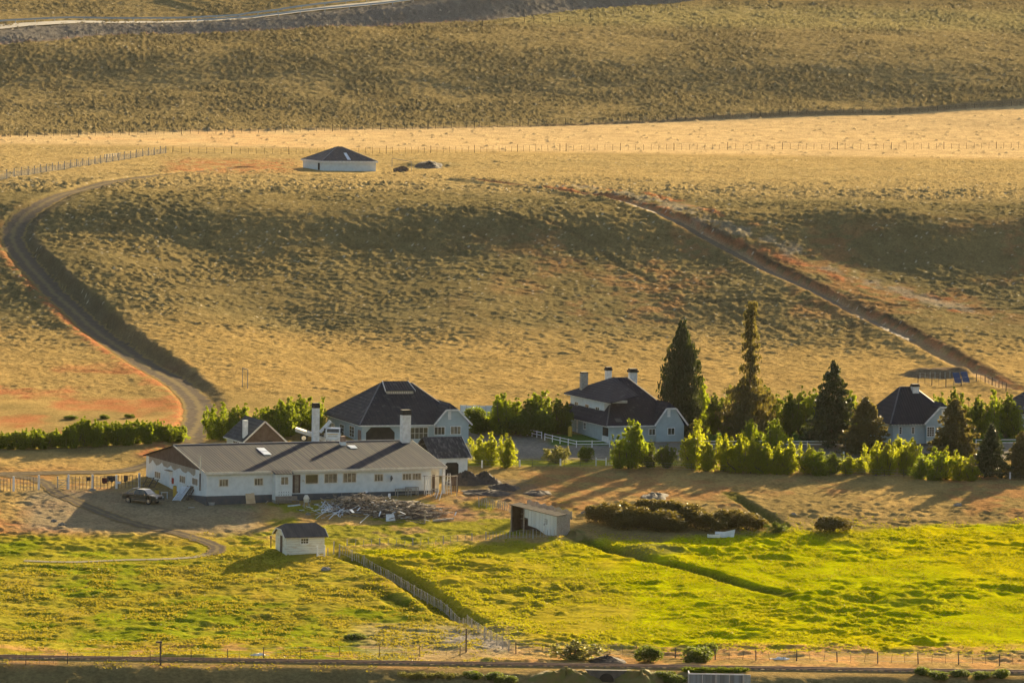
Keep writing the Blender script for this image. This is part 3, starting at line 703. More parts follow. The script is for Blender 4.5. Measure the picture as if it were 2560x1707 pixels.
def workshop():
    o = G(905, 1109); F = Fr(o, 17)
    T = thing('workshop', o, 'large blue-grey workshop with steep black hipped roof, ridge vent and a wide dark doorway', 'workshop')
    ze = F.front(905, 1062)[2]; W0 = F.side(818, 1040)[1]; a1 = F.front(1168, 1090)[0]
    rbm = W0 / 2; ra, _, zr = F.front(951, 960, rbm); ra2 = F.front(1030, 960, rbm)[0]
    print('WS', ze, W0, a1, ra, ra2, zr)
    rm = dark_roof('black_mossy_roof', F)
    MB().box(F, 0, a1, 0, W0, -1.5, ze).build('wall', M['wallblue'], T)
    ov = .5
    hip(F, -ov, a1 + .2, -ov, W0 + ov, ze - .05, ra, rbm, ra2, zr, rm, T)
    eaves(F, -ov, F.front(1083, 1061)[0], -ov, W0 + ov, ze - .03, T, sides='f')
    rafters(F, 's', -ov, -.3, W0, ze - .05, T, 22)
    # ridge ventilator
    pl = (F.P(0, -ov, ze + .1), F.P(5, -ov, ze + .1), F.P(ra, rbm, zr + .14)); q = F.plane(1000, 984, *pl) - F.o; VB = rbm - float(np.dot(q, F.b)); qz = float(q[2])
    g0 = F.front(967, 980, rbm - VB)[0]; g1 = F.front(1033, 980, rbm - VB)[0]; gz0 = qz - .1; gz1 = qz + .38; gt = max(zr + .25, F.front(990, 954, rbm)[2]); P = F.P
    v = MB().box(F, g0, g1, rbm - VB, rbm + VB, gz0, gz1).build('ridge_vent', M['cream'], T)
    for i in range(12):
        a = g0 + (g1 - g0) * (i + .5) / 12; MB().box(F, a - .06, a + .06, rbm - VB - .02, rbm - VB - .003, gz0 + .14, gz1 - .08).build('louvre', M['woodgrey'], v)
    k = MB()
    k.slab([P(g0 - .2, rbm - VB - .25, gz1), P(g1 + .2, rbm - VB - .25, gz1), P(g1 - .1, rbm, gt), P(g0 + .1, rbm, gt)], (0, 0, .1))
    k.slab([P(g0 + .1, rbm, gt), P(g1 - .1, rbm, gt), P(g1 + .2, rbm + VB + .25, gz1), P(g0 - .2, rbm + VB + .25, gz1)], (0, 0, .1)); k.build('vent_roof', rm, v)
    for p_, q_ in ((g0 - .25, g0 + .07), (g1 + .25, g1 - .07)): MB().bar(P(p_, rbm - VB - .25, gz1), P(q_, rbm, gt + .05), .08, .2).build('vent_trim', M['white'], v)
    # wing gable flush with front
    A0 = F.front(1083, 1061, -.45)[0]; A1 = F.front(1179, 1057, -.45)[0]; t0, _, zt = F.front(1114, 1025, -.45); t1 = F.front(1144, 1025, -.45)[0]
    jerkin(F, A0, A1, ze - .1, t0, t1, zt, -.55, 9.5, rm, T, M['wallblue'], ov=.3)
    MB().slab([F.P(A0 + .45, -.55, -1.2), F.P(A1 - .45, -.55, -1.2), F.P(A1 - .45, -.55, ze - .1), F.P(A1 - .3, -.55, ze), F.P(t1, -.55, zt + .05), F.P(t0, -.55, zt + .05), F.P(A0 + .3, -.55, ze), F.P(A0 + .45, -.55, ze - .1)], F.b * .8).build('gable_wall', M['wallblue'], T)
    # big doorway with chamfered head
    d0 = F.front(915, 1080)[0]; d1 = F.front(986.5, 1080)[0]; dz = F.front(950, 1068)[2]; c = .7
    MB().slab([F.P(d0, -.02, -.5), F.P(d1, -.02, -.5), F.P(d1, -.02, dz - c), F.P(d1 - c, -.02, dz), F.P(d0 + c, -.02, dz), F.P(d0, -.02, dz - c)], F.b * .017).build('doorway', M['dark'], T)
    window(F, 'f', 0, (1025,1067.6,1070,1098), T, 4, 2, w=.08)
    window(F, 'f', -.55, (1085,1066,1112.6,1087), T, 3, 1, w=.08); window(F, 'f', -.55, (1125.7,1064.8,1152.4,1086), T, 3, 1, pane='glasslit', w=.08)
    lv = window(F, 'f', -.55, (1120.5,1028.6,1127.6,1048.6), T, 1, 6, w=.05, name='louvre', pane='white')
    for r in ((850,1058,860.5,1089), (874,1062,886,1095), (829,1056,837,1070)):
        window(F, 's', 0, r, T, 2, 3, w=.09)
    _, b1, zt = F.side(902.6, 1076); _, b2, _ = F.side(895, 1100)
    MB().box(F, -.04, -.004, b1, b2, -.5, zt).build('side_door', M['brick'], T)
    return F
workshop()

def manor():
    o = G(1522, 1107); F = Fr(o, 20)
    T = thing('farmhouse', o, 'blue-grey two-storey farmhouse with black hipped roof, three chimneys and a long upper dormer', 'house')
    ze = F.front(1522, 1064)[2]; W0 = F.side(1398, 1060)[1]; a1 = F.front(1706, 1090)[0]
    rb_ = W0 * .47; ra, _, zr = F.front(1535, 946, rb_); ra2 = F.front(1568, 945, rb_)[0]
    print('MN', ze, W0, a1, ra, ra2, zr)
    rm = dark_roof('charcoal_shingle_roof', F, (.016, .018, .030), (.026, .026, .038), (.07, .07, .08))
    MB().box(F, 0, a1, 0, W0, -1.2, ze).build('wall', M['wallblue'], T)
    MB().box(F, -.03, a1 + .03, -.04, W0 + .03, -1.3, .12).build('plinth', M['plinth'], T)
    ov = .55
    hip(F, -ov, a1 + .6, -ov, W0 + ov, ze - .05, ra, rb_, ra2, zr, rm, T)
    rafters(F, 's', -ov, -.4, W0 + .3, ze - .03, T, 30)
    eaves(F, -ov, F.front(1634, 1060)[0], -ov, W0 + ov, ze, T, sides='f')
    # long dormer on the left slope
    ql = F.plane(1426, 1008, F.P(-ov, -ov, ze + .1), F.P(-ov, W0 + ov, ze + .1), F.P(ra, rb_, zr + .1)) - F.o; da = max(.7, min(2.2, float(np.dot(ql, F.a)))); b0 = F.side(1511, 1015, da)[1]; b1 = F.side(1426, 1000, da)[1]; dz = F.side(1511, 1002, da)[2]; dzb = F.side(1511, 1026, da)[2]
    D = MB().box(F, da, ra, b0, b1, ze, dz).build('dormer', M['wall'], T)
    k = MB(); P = F.P; oa = .1; e0 = F.side(1525, 1007, oa)[1]; e1 = b1 + .9; uz = dz - .05
    k.slab([P(oa, e1, uz), P(oa, e0, uz), P(ra, rb_, zr + .12)], (0, 0, .12))
    k.slab([P(oa, e0, uz), P(ra + .1, e0 - .2, (uz + zr) / 2 - .4), P(ra, rb_, zr + .12)], (0, 0, .12))
    k.slab([P(ra, b1 + .8, uz), P(oa, e1, uz), P(ra, rb_, zr + .12)], (0, 0, .12))
    k.build('dormer_roof', rm, D); 
    for i in range(24):
        x = e0 + (e1 - e0) * (i + .5) / 24; MB().box(F, oa - .03, oa + .25, x - .06, x + .06, uz - .13, uz).build('rafter_end', M['white'], D)
    for r in ((1437,1002,1446,1016), (1463,1008,1473,1023), (1489,1015,1499,1030)):
        window(F, 's', da, r, T, 2, 1, w=.12)
    # wing gable
    A0 = F.front(1634.5, 1060, -.5)[0]; A1 = F.front(1718, 1061, -.5)[0]; t0, _, zt = F.front(1664, 1021.5, -.5); t1 = F.front(1688, 1021.5, -.5)[0]
    jerkin(F, A0, A1, ze - .05, t0, t1, zt, -.58, 8.5, rm, T, M['wallblue'], ov=.3)
    MB().slab([F.P(A0 + .45, -.58, -.8), F.P(A1 - .5, -.58, -.8), F.P(A1 - .5, -.58, ze + .05), F.P(t1, -.58, zt + .05), F.P(t0, -.58, zt + .05), F.P(A0 + .3, -.58, ze)], F.b * .8).build('gable_wall', M['wallblue'], T)
    for r in ((1621.4,1070.5,1638.6,1088), (1668.6,1068.6,1687,1087)): window(F, 'f', -.58, r, T, 2, 1, w=.09)
    window(F, 'f', -.58, (1668.6,1024,1675.7,1042), T, 1, 6, name='louvre', pane='white', w=.05)
    for r in ((1414,1047,1423,1066), (1459,1054,1465.5,1074.5)): window(F, 's', 0, r, T, 2, 2, w=.12)
    _, b1, zt = F.side(1445.5, 1050); _, b2, zb = F.side(1441, 1090); d = MB().box(F, -.05, -.004, b1, b2, zb, zt).build('door', M['white'], T)
    MB().box(F, -.08, -.052, b1 + .08, b1 + .16, (zb + zt) / 2, (zb + zt) / 2 + .1).build('handle', M['black'], d)
    _, b1, zt = F.side(1521, 1070); _, b2, zb = F.side(1507, 1091); MB().box(F, -.04, -.004, b1, b2, zb, zt).build('porch_recess', M['dark'], T)
    _, b1, zt = F.side(1521, 1091); _, b2, zb = F.side(1506, 1103); MB().box(F, -.09, -.045, b1 - .3, b2, zb, zt).build('porch_rail', M['white'], T)
    # chimneys
    for (u, v0, vc, vk, wd, b, m_, co) in ((1460, 990, 933, 930, .95, W0 * .72, 'woodgrey', .02), (1521, 950, 926, 917, .75, W0 * .75, 'white', .08), (1582, 965, 930, 921, 1.05, W0 * .62, 'white', .16)):
        a, _, z1 = F.front(u, vc, b); zk = F.front(u, vk, b)[2]; chimney(F, a, b, wd, .8, ze + 1.0, z1, zk, T, m_, capo=co, capm='black')
    pl = (F.P(0, -ov, ze + .1), F.P(5, -ov, ze + .1), F.P(ra, rb_, zr + .12))
    q = F.plane(1570, 990, *pl); k = MB(); k.hexa([q + F.a * x + F.b * y + np.array([0, 0, z]) for z in (-.3, .85) for x, y in ((-.38, -.35), (.38, -.35), (.38, .5), (-.38, .5))]); k.build('roof_vent', M['white'], T)
    pts = [F.plane(u, v, *pl) + np.array([0, 0, .08]) for u, v in ((1536,1048),(1550,1048),(1556,1056),(1541,1056))]
    MB().slab(pts, (0, 0, .06)).build('skylight', M['plinth'], T)
manor()

def cottage():
    o = G(2231, 1116); F = Fr(o, 18)
    T = thing('cottage', o, 'blue-grey cottage with tall black hipped roof and one white chimney, half hidden by conifers', 'house')
    ze = F.front(2231, 1059)[2]; W0 = 9.5; a1 = F.front(2392, 1090)[0]; rb_ = W0 * .5
    ra, _, zr = F.front(2250, 969, rb_); ra2 = F.front(2284, 968, rb_)[0]
    print('CT', ze, a1, ra, ra2, zr)
    rm = dark_roof('blue_black_roof', F, (.012, .017, .028), (.020, .024, .036), (.03, .035, .045))
    MB().box(F, 0, a1, 0, W0, -1.2, ze).build('wall', M['wallblue'], T)
    MB().box(F, -.03, a1 + .03, -.05, W0 + .03, -1.3, .35).build('plinth', M['plinth'], T)
    ov = .6
    hip(F, -ov, a1 + .4, -ov, W0 + ov, ze - .05, ra, rb_, ra2, zr, rm, T)
    rafters(F, 'f', -ov, -.5, F.front(2311, 1058)[0], ze - .05, T, 12); rafters(F, 's', -ov, 0, W0, ze - .05, T, 16)
    A0 = F.front(2309, 1060, -.5)[0]; A1 = F.front(2405, 1058, -.5)[0]; t0, _, zt = F.front(2347.6, 1018.5, -.5); t1 = F.front(2370, 1018.5, -.5)[0]
    jerkin(F, A0, A1, ze - .05, t0, t1, zt, -.62, 7.5, rm, T, M['wallblue'], ov=.3)
    MB().slab([F.P(A0 + .45, -.62, .36), F.P(A1 - .45, -.62, .36), F.P(A1 - .45, -.62, ze), F.P(t1, -.62, zt + .05), F.P(t0, -.62, zt + .05), F.P(A0 + .3, -.62, ze)], F.b * .8).build('gable_wall', M['wallblue'], T)
    window(F, 'f', -.62, (2316.7,1066,2336,1091.5), T, 3, 4, w=.09); window(F, 'f', 0, (2278,1067,2286.7,1084.5), T, 1, 3, w=.09)
    window(F, 'f', 0, (2247,1066,2255,1086), T, 1, 3, w=.09); window(F, 'f', -.62, (2354,1024,2363,1044), T, 1, 6, name='louvre', pane='white', w=.05)
    a, _, z1 = F.front(2287.5, 966, rb_ - .6); zk = F.front(2287.5, 959.5, rb_ - .6)[2]
    chimney(F, a, rb_ - .6, .95, .8, zr - 1.6, z1, zk, T, capo=.1)
cottage()

def outhouse():
    o = G(612, 1138); F = Fr(o, 20); P = F.P
    T = thing('outbuilding', o, 'small outbuilding with dark gable and white chimney behind the long grey roof', 'outbuilding')
    a1 = F.front(708, 1110)[0]; ze = F.front(612, 1099)[2]; am, _, zr = F.front(664, 1053); W0 = F.side(567, 1100)[1]
    print('OH', a1, ze, zr, W0)
    rm = dark_roof('outbuilding_roof', F, (.045, .043, .042), (.07, .065, .06))
    MB().box(F, 0, a1, 0, W0, -1.5, ze).build('wall', M['cream'], T)
    am = a1 / 2
    MB().slab([P(-.02, -.03, 1.0), P(a1 + .02, -.03, 1.0), P(a1 + .02, -.03, ze), P(am, -.03, zr - .1), P(-.02, -.03, ze)], F.b * .027).build('gable', M['brown'], T)
    sl = (zr - ze) / am; ov = .4; k = MB()
    k.slab([P(-ov, -ov, ze - ov * sl), P(am, -ov, zr), P(am, W0 + .3, zr), P(-ov, W0 + .3, ze - ov * sl)], (0, 0, .09)); k.slab([P(am + .002, -ov, zr), P(a1 + ov, -ov, ze - ov * sl), P(a1 + ov, W0 + .3, ze - ov * sl), P(am + .002, W0 + .3, zr)], (0, 0, .09)); k.build('roof', rm, T)
    c = MB(); c.bar(P(-ov, -ov - .04, ze - ov * sl), P(am, -ov - .04, zr), .05, .2); c.bar(P(am, -ov - .04, zr), P(a1 + ov, -ov - .04, ze - ov * sl), .05, .2); c.box(F, -ov - .05, -ov - .004, -ov, W0 + .3, ze - ov * sl - .1, ze - ov * sl + .06); c.build('barge_board', M['cream'], T)
    a, b = .75, 1.1; z1 = F.front(613, 1052, b)[2]; a = F.front(613, 1070, b)[0]
    chimney(F, a, b, .6, .6, ze - .2, z1, z1 + .1, T, capm='white', capo=.0)
    window(F, 's', 0, (583,1099,599,1115), T, 3, 1, w=.1)
    MB().box(F, am - .5, am + 1.2, -.05, -.032, .2, 1.9).build('doorway', M['dark'], T)
outhouse()

def store():
    o = G(1106, 1190); F = Fr(o, 21); P = F.P
    T = thing('store_shed', o, 'white-walled store with mottled black sheet roof at the right end of the long building', 'shed')
    a1 = F.front(1168.6, 1180)[0]; a0 = -1.0; ze = F.front(1160, 1141)[2]; er = F.front(1179, 1139, -.25)[0]
    D = 3.6; zr = F.front(1150, 1092, D)[2]; rr_ = F.front(1152, 1092, D)[0]; print('ST', a1, ze, zr, er, rr_)
    rm = streak_mat('mottled_sheet_roof', F.a, (.022, .022, .026), (.13, .125, .12), .35, .7, .35, lo=.48, hi=.62, ribs=.02, spec=.2)
    MB().box(F, a0, a1, 0, 2 * D, -1.2, ze).build('wall', M['wall'], T)
    sl = (zr - ze) / D; k = MB()
    k.slab([P(-1.6, -.25, ze - .25 * sl), P(er, -.25, ze - .25 * sl), P(er, D, zr), P(-1.6, D, zr)], (0, 0, .08)); k.slab([P(-1.6, D + .002, zr), P(er, D + .002, zr), P(er, 2 * D + .2, ze), P(-1.6, 2 * D + .2, ze)], (0, 0, .08)); k.build('roof', rm, T)
    MB().slab([P(a1 - .03, 0, ze), P(a1 - .03, 2 * D, ze), P(a1 - .03, D, zr)], F.a * .03).build('gable', M['wall'], T)
    c = MB(); c.bar(P(er + .03, -.25, ze - .25 * sl), P(er + .03, D, zr), .05, .16); c.build('barge_board', M['white'], T)
    rafters(F, 'f', -.25, a0, er, ze - .25 * sl, T, 8, .1)
    d0, _, dz = F.front(1113, 1156); d1, _, z0 = F.front(1146, 1186); c = .25
    MB().slab([P(d0, -.02, -.8), P(d1, -.02, -.8), P(d1, -.02, dz - c), P(d1 - c, -.02, dz), P(d0 + c, -.02, dz), P(d0, -.02, dz - c)], F.b * .016).build('doorway', M['dark'], T)
    pl = (P(0, -.25, ze - .25 * sl + .09), P(5, -.25, ze - .25 * sl + .09), P(0, D, zr + .09))
    MB().slab([F.plane(u, v, *pl) for u, v in ((1145,1123),(1156,1122),(1165,1137),(1153,1138))], (0, 0, .05)).build('roof_hatch', M['black'], T)
store()

def tankhouse():
    o = G(806.4, 427); F = Fr(o, 20); P = F.P
    T = thing('water_tank_house', o, 'square white tank house with low black pyramid roof alone on the hilltop', 'tank house')
    ze = F.front(806.4, 404)[2]; a1 = F.front(939.8, 410)[0]; W0 = F.side(757.5, 400)[1]; zr = F.front(845, 368, W0 / 2)[2]
    print('TK', ze, a1, W0, zr); rm = dark_roof('tank_house_roof', F, (.045, .045, .055), (.07, .068, .07), (.15, .14, .13))
    MB().box(F, 0, a1, 0, W0, -2, ze).build('wall', M['wall'], T)
    hip(F, -.35, a1 + .35, -.35, W0 + .35, ze, a1 / 2 - .6, W0 / 2, a1 / 2 + .6, zr, rm, T, .1)
    eaves(F, -.35, a1 + .35, -.35, W0 + .35, ze + .1, T, h=.35)
    _, b1, zt = F.side(799.8, 408); _, b2, zb = F.side(795, 425); MB().box(F, -.05, -.004, b1, b2, zb, zt).build('doorway', M['dark'], T)
    pl = (P(0, -.35, ze + .12), P(5, -.35, ze + .12), P(a1 / 2, W0 / 2, zr + .12))
    MB().slab([F.plane(u, v, *pl) for u, v in ((859,383),(866,383),(877,400),(869,400))], (0, 0, .05)).build('skylight', M['canvas'], T)
tankhouse()

def small_shed():
    o = G(715, 1387); F = Fr(o, 20); P = F.P
    T = thing('garden_shed', o, 'small white weatherboard shed with brown-grey clipped gable roof, alone in the lower meadow', 'shed')
    ze = F.front(715, 1340)[2]; a1 = F.front(811, 1360)[0]; W0 = F.side(689, 1350)[1]
    print('SS', ze, a1, W0); rb_ = W0 / 2; zr = F.front(750, 1308, rb_)[2]
    wm = mat('weathered_white_boards', (.72, .72, .62), (.55, .48, .34), 1.1, .85, lo=.5, hi=.75, stretch=(1, 1, 4))
    MB().box(F, 0, a1, 0, W0, -1.5, ze).build('wall', wm, T)
    b = MB()
    for i in range(8):
        z = .15 + i * .28
        if z < ze - .1: b.box(F, -.012, a1 + .01, -.012, -.002, z, z + .02)
    b.build('board_laps', M['woodgrey'], T)
    rm = streak_mat('brown_shed_roof', F.a, (.075, .065, .06), (.11, .095, .085), .6, .85, .2, spec=.15)
    sl = (zr - ze) / rb_; ov = .3; zc = ze + (zr - ze) * .52; bc = rb_ * .52
    k = MB(); e = ze - ov * sl; A0, A1 = -.3, a1 + .35
    zt = zc; bl = rb_ * .5
    for s in (0, 1):
        bb = (lambda x: x) if s == 0 else (lambda x: W0 - x)
        k.slab([P(A0, bb(-ov), e), P(A1, bb(-ov), e), P(A1, bb(bl), zt), P(A1 - .8, bb(rb_), zr), P(A0 + .8, bb(rb_), zr), P(A0, bb(bl), zt)], (0, 0, .07))
    k.slab([P(A0, bl, zt), P(A0, W0 - bl, zt), P(A0 + .8, rb_, zr)], (0, 0, .07)); k.slab([P(A1, bl, zt), P(A1, W0 - bl, zt), P(A1 - .8, rb_, zr)], (0, 0, .07))
    k.build('roof', rm, T)
    for A, nm in ((-.01, 'gable'), (a1 - .02, 'gable')):
        MB().slab([P(A, 0, ze), P(A, W0, ze), P(A, W0 - bl, zt), P(A, bl, zt)], F.a * .03).build(nm, wm, T)
    c = MB()
    for A in (A0 - .03, A1 + .03):
        c.bar(P(A, -ov, e), P(A, bl, zt), .05, .14); c.bar(P(A, bl, zt), P(A, W0 - bl, zt), .05, .14); c.bar(P(A, W0 - bl, zt), P(A, W0 + ov, e), .05, .14)
    c.build('barge_board', M['white'], T)
    rafters(F, 'f', -ov, .2, a1, e, T, 8, .09)
    window(F, 'f', -.012, (749.8,1343.6,772.8,1360), T, 3, 2, w=.13)
    _, b1, zt2 = F.side(706.5, 1339); _, b2, zb = F.side(700.5, 1379); MB().box(F, -.03, -.004, b1, b2, zb, zt2).build('doorway', M['brown'], T)
    return F
small_shed()

def iron_shed():
    o = G(1391, 1340); F = Fr(o, -28); P = F.P
    T = thing('stock_shelter', o, 'pale corrugated iron shelter with open dark left bay at the meadow edge', 'shed')
    a0, _, zl = F.front(1278, 1262); ac = F.front(1310, 1300)[0]; zr = F.front(1391, 1291)[2]; D = 2.4
    zb = F.front(1310, 1322)[2]; print('IS', a0, ac, zl, zr)
    ap = F.front(1320, 1300)[0]; zm = lambda a: zr + (zl - zr) * a / a0
    w = MB(); w.slab([P(ap, 0, zb + .5), P(ap + 1.2, 0, zb + .2), P(-1.2, 0, -.1), P(0, 0, -.05), P(0, 0, zr), P(ac, 0, zm(ac)), P(ac, 0, zm(ac) - 1.1), P(ap, 0, zm(ap) - 1.1)], F.b * .04); w.build('front_wall', M['sheet'], T)
    MB().slab([P(a0, D, -.8 + zb), P(0, D, -1), P(0, D, zr + .1), P(a0, D, zl + .1)], F.b * .05).build('back_wall', M['brown'], T)
    MB().slab([P(a0 + .02, .1, zb - .9), P(a0 + .02, D, zb - .8), P(a0 + .02, D, zl + .05), P(a0 + .02, .1, zl)], F.a * .05).build('side_wall', M['brown'], T)
    sw = MB()
    for i in range(14):
        b = D * (i + .3) / 14 * 1.45; sw.box(F, .0, .05, b, b + .17, -.6, zr + .05 + .05 * math.sin(i * 7))
    for i in range(40):
        a = a0 * (i + .5) / 40 + .3; sw.box(F, a - .05, a + .06, D * 1.45, D * 1.45 + .05, zm(a) - .6, zm(a) + .42 + .1 * math.sin(i * 5.3))
    sw.build('picket_side', M['woodgrey'], T)
    MB().slab([P(a0 - .15, -.15, zl + .02), P(.15, -.15, zr + .02), P(.15, D + .1, zr + .08), P(a0 - .15, D + .1, zl + .08)], (0, 0, .06)).build('roof', M['rust'], T)
    for a, zt in ((a0 + .05, zl), (ac - .02, zm(ac))): MB().box(F, a - .08, a + .08, -.06, .08, zb - .9, zt - .02).build('post', M['wood'], T)
    k = MB()
    for z in (zl - 1.3, zl - 1.9): k.box(F, a0, ac, D - .1, D - .04, z, z + .12)
    k.build('inner_rail', M['wood'], T)
    a, _, z = F.front(1365, 1303); k = MB()
    for j in (0, 1, 2): k.box(F, a - .20, a + .18, -.012, -.003, z + .2 - j * .25, z + .26 - j * .25)
    k.box(F, a + .12, a + .18, -.016, -.012, z - .35, z + .26); k.box(F, a - .28, a - .2, -.016, -.012, z - .5, z - .28); k.build('painted_mark', M['plinth'], T)
iron_shed()

# edge-of-frame house
def edge_house():
    o = G(2556, 1090); F = Fr(o, 18)
    T = thing('edge_house', o, 'white house wall with dark roof just cut off by the right edge of the picture', 'house')
    MB().box(F, 0, 9, 0, 8, -1.5, 3.2).build('wall', M['wall'], T); rm = dark_roof('edge_house_roof', F)
    hip(F, -.5, 9.5, -.5, 8.5, 3.2, 3.5, 4, 5.5, 6.6, rm, T)
edge_house()
# ================================================================== VEGETATION
ORD = ['first','second','third','fourth','fifth','sixth','seventh','eighth','ninth','tenth','eleventh','twelfth','thirteenth','fourteenth','fifteenth','sixteenth','seventeenth','eighteenth','nineteenth','twentieth']
M['leaf'] = leaf_mat('poplar_leaves', (.085, .135, .016), (.13, .17, .02), (.42, .50, .015), .5)
M['leafgold'] = leaf_mat('young_green_leaves', (.12, .17, .016), (.17, .20, .018), (.60, .62, .02), .55)
M['leafdark'] = leaf_mat('dark_shrub_leaves', (.055, .090, .018), (.085, .115, .02), (.28, .34, .02), .42)
M['needle'] = leaf_mat('dark_pine_needles', (.035, .052, .024), (.050, .065, .028), (.10, .12, .02), .22)
M['needlewarm'] = leaf_mat('olive_conifer_needles', (.075, .078, .034), (.12, .105, .045), (.30, .24, .04), .32)
M['gorse'] = leaf_mat('gorse_leaves', (.065, .062, .018), (.115, .090, .026), (.30, .23, .03), .32)
M['olive'] = leaf_mat('olive_bush_leaves', (.17, .19, .06), (.24, .23, .07), (.5, .46, .08), .4)
M['bark'] = mat('bark', (.10, .075, .05), (.16, .12, .085), 5, .95)
def quads(P, S, rs, elong=1.0, up=0.0):
    n = len(P); d = rs.normal(size=(n, 3)); d[:, 2] += up; d /= np.linalg.norm(d, axis=1)[:, None] + 1e-9
    e = rs.normal(size=(n, 3)); e -= (e * d).sum(1)[:, None] * d; e /= np.linalg.norm(e, axis=1)[:, None] + 1e-9
    S = S[:, None]; a = d * S * elong; b = e * S
    V = np.stack([P - a - b * .35, P - b * .9 + a * .1, P + a + b * .35, P + b * .9 - a * .1], 1).reshape(-1, 3)
    return V, np.arange(4 * n).reshape(n, 4)
def crown_mesh(name, P, S, m, rs, elong=1., up=0.):
    V, F = quads(P, S, rs, elong, up); o = np_mesh(name, V, F, m); me = o.data; bpy.data.objects.remove(o); return me
def trunk_mesh(stems, m):
    k = MB()
    for p, q, r, r2 in stems: k.tube(p, q, r, r2, n=5, cap=False)
    o = k.build('trunk', m); me = o.data; bpy.data.objects.remove(o); return me
def broad(seed, m, stems=8, n=4200, spread=.42, leaf=.026, low=.10, full=.15, hv=.35):
    rs = np.random.RandomState(seed); P = []; T = []
    for i in range(stems):
        an = rs.rand() * 6.283; rr = spread * (rs.rand() ** .6); top = np.array([rr * math.cos(an), rr * math.sin(an), 1 - hv * rs.rand() * (.4 + rr)]) if i else np.array([0, 0, 1.])
        base = np.array([rs.normal() * .03, rs.normal() * .03, 0]); mid = base * .4 + top * np.array([.75, .75, .45])
        T.append((base, mid, .018, .011)); T.append((mid, top * .93 + mid * .07, .011, .003))
        k = n // stems; t = low + (1 - low) * rs.rand(k) ** .85
        ax = np.where((t < .45)[:, None], base + (mid - base) * (t / .45)[:, None], mid + (top - mid) * ((t - .45) / .55)[:, None])
        # clumps along the stem
        nc = 26; ct = low + (1 - low) * rs.rand(nc); cc = np.where((ct < .45)[:, None], base + (mid - base) * (ct / .45)[:, None], mid + (top - mid) * ((ct - .45) / .55)[:, None])
        rad = full * (np.sin(math.pi * np.clip(ct, .05, 1) ** .75) * .85 + .15)
        cc = cc + rs.normal(size=(nc, 3)) * rad[:, None] * np.array([.75, .75, .5]); w_ = rs.randint(0, nc, k)
        p = cc[w_] + rs.normal(size=(k, 3)) * (rad[w_] * .33)[:, None]; P.append(p)
    P = np.concatenate(P); P = P[P[:, 2] > .02]; 
    S = leaf * (.6 + .8 * rs.rand(len(P)))
    return crown_mesh('crown', P, S, m, rs), trunk_mesh(T, M['bark'])
def conif(seed, m, prof, n=7500, leaf=.016, droop=.25, low=.06, ragged=.25, elong=1.9, levels=46):
    rs = np.random.RandomState(seed); P = []; T = [((0, 0, 0), (0, 0, .5), .018, .012), ((0, 0, .5), (0, 0, .97), .012, .002)]
    wts = []; br = []
    for i in range(levels):
        z = low + (1 - low) * (i + rs.rand() * .6) / levels
        for j in range(rs.randint(5, 9)):
            an = rs.rand() * 6.283; L = .5 * prof(z) * (1 - ragged * rs.rand()) * (1.25 if rs.rand() < .08 else 1); br.append((z, an, L)); wts.append(L + .01)
            if L > .12 and rs.rand() < .3: T.append(((0, 0, z), (L * .8 * math.cos(an), L * .8 * math.sin(an), z - droop * L * .5), .004, .001))
    wts = np.array(wts) ** 1.3; cnt = np.maximum(3, (wts / wts.sum() * n)).astype(int)
    for (z, an, L), c in zip(br, cnt):
        t = rs.rand(c) ** .7; w_ = L * .20 * (1.1 - t)
        x = L * t; s = rs.normal(size=c) * w_; dz = rs.normal(size=c) * .010 - droop * L * (t - .9 * t * t * .6)
        P.append(np.stack([x * math.cos(an) - s * math.sin(an), x * math.sin(an) + s * math.cos(an), z + dz], 1))
    P = np.concatenate(P); S = leaf * (.5 + .8 * rs.rand(len(P)))
    return crown_mesh('crown', P, S, m, rs, elong, .3), trunk_mesh(T, M['bark'])
def bushm(seed, m, n=3500, leaf=.035, lobes=9, flat=.6):
    rs = np.random.RandomState(seed); C = [(0, 0, .35, .42)]
    for i in range(lobes):
        an = rs.rand() * 6.283; r = .34 * rs.rand() ** .5; h = .25 + .45 * rs.rand() * (1 - r); C.append((r * math.cos(an), r * math.sin(an), h, .17 + .12 * rs.rand()))
    C = np.array(C); w_ = rs.randint(0, len(C), n); d = rs.normal(size=(n, 3)); d /= np.linalg.norm(d, axis=1)[:, None]
    rr = C[w_, 3] * (.72 + .33 * rs.rand(n)); P = C[w_, :3] + d * rr[:, None]; P = P[P[:, 2] > 0]; P[:, 2] = P[:, 2] / P[:, 2].max()
    T = [((0, 0, 0), (C[i, 0] * .8, C[i, 1] * .8, C[i, 2]), .02, .008) for i in range(1, min(6, len(C)))]
    return crown_mesh('crown', P, leaf * (.6 + .8 * rs.rand(len(P))), m, rs), trunk_mesh(T, M['bark'])
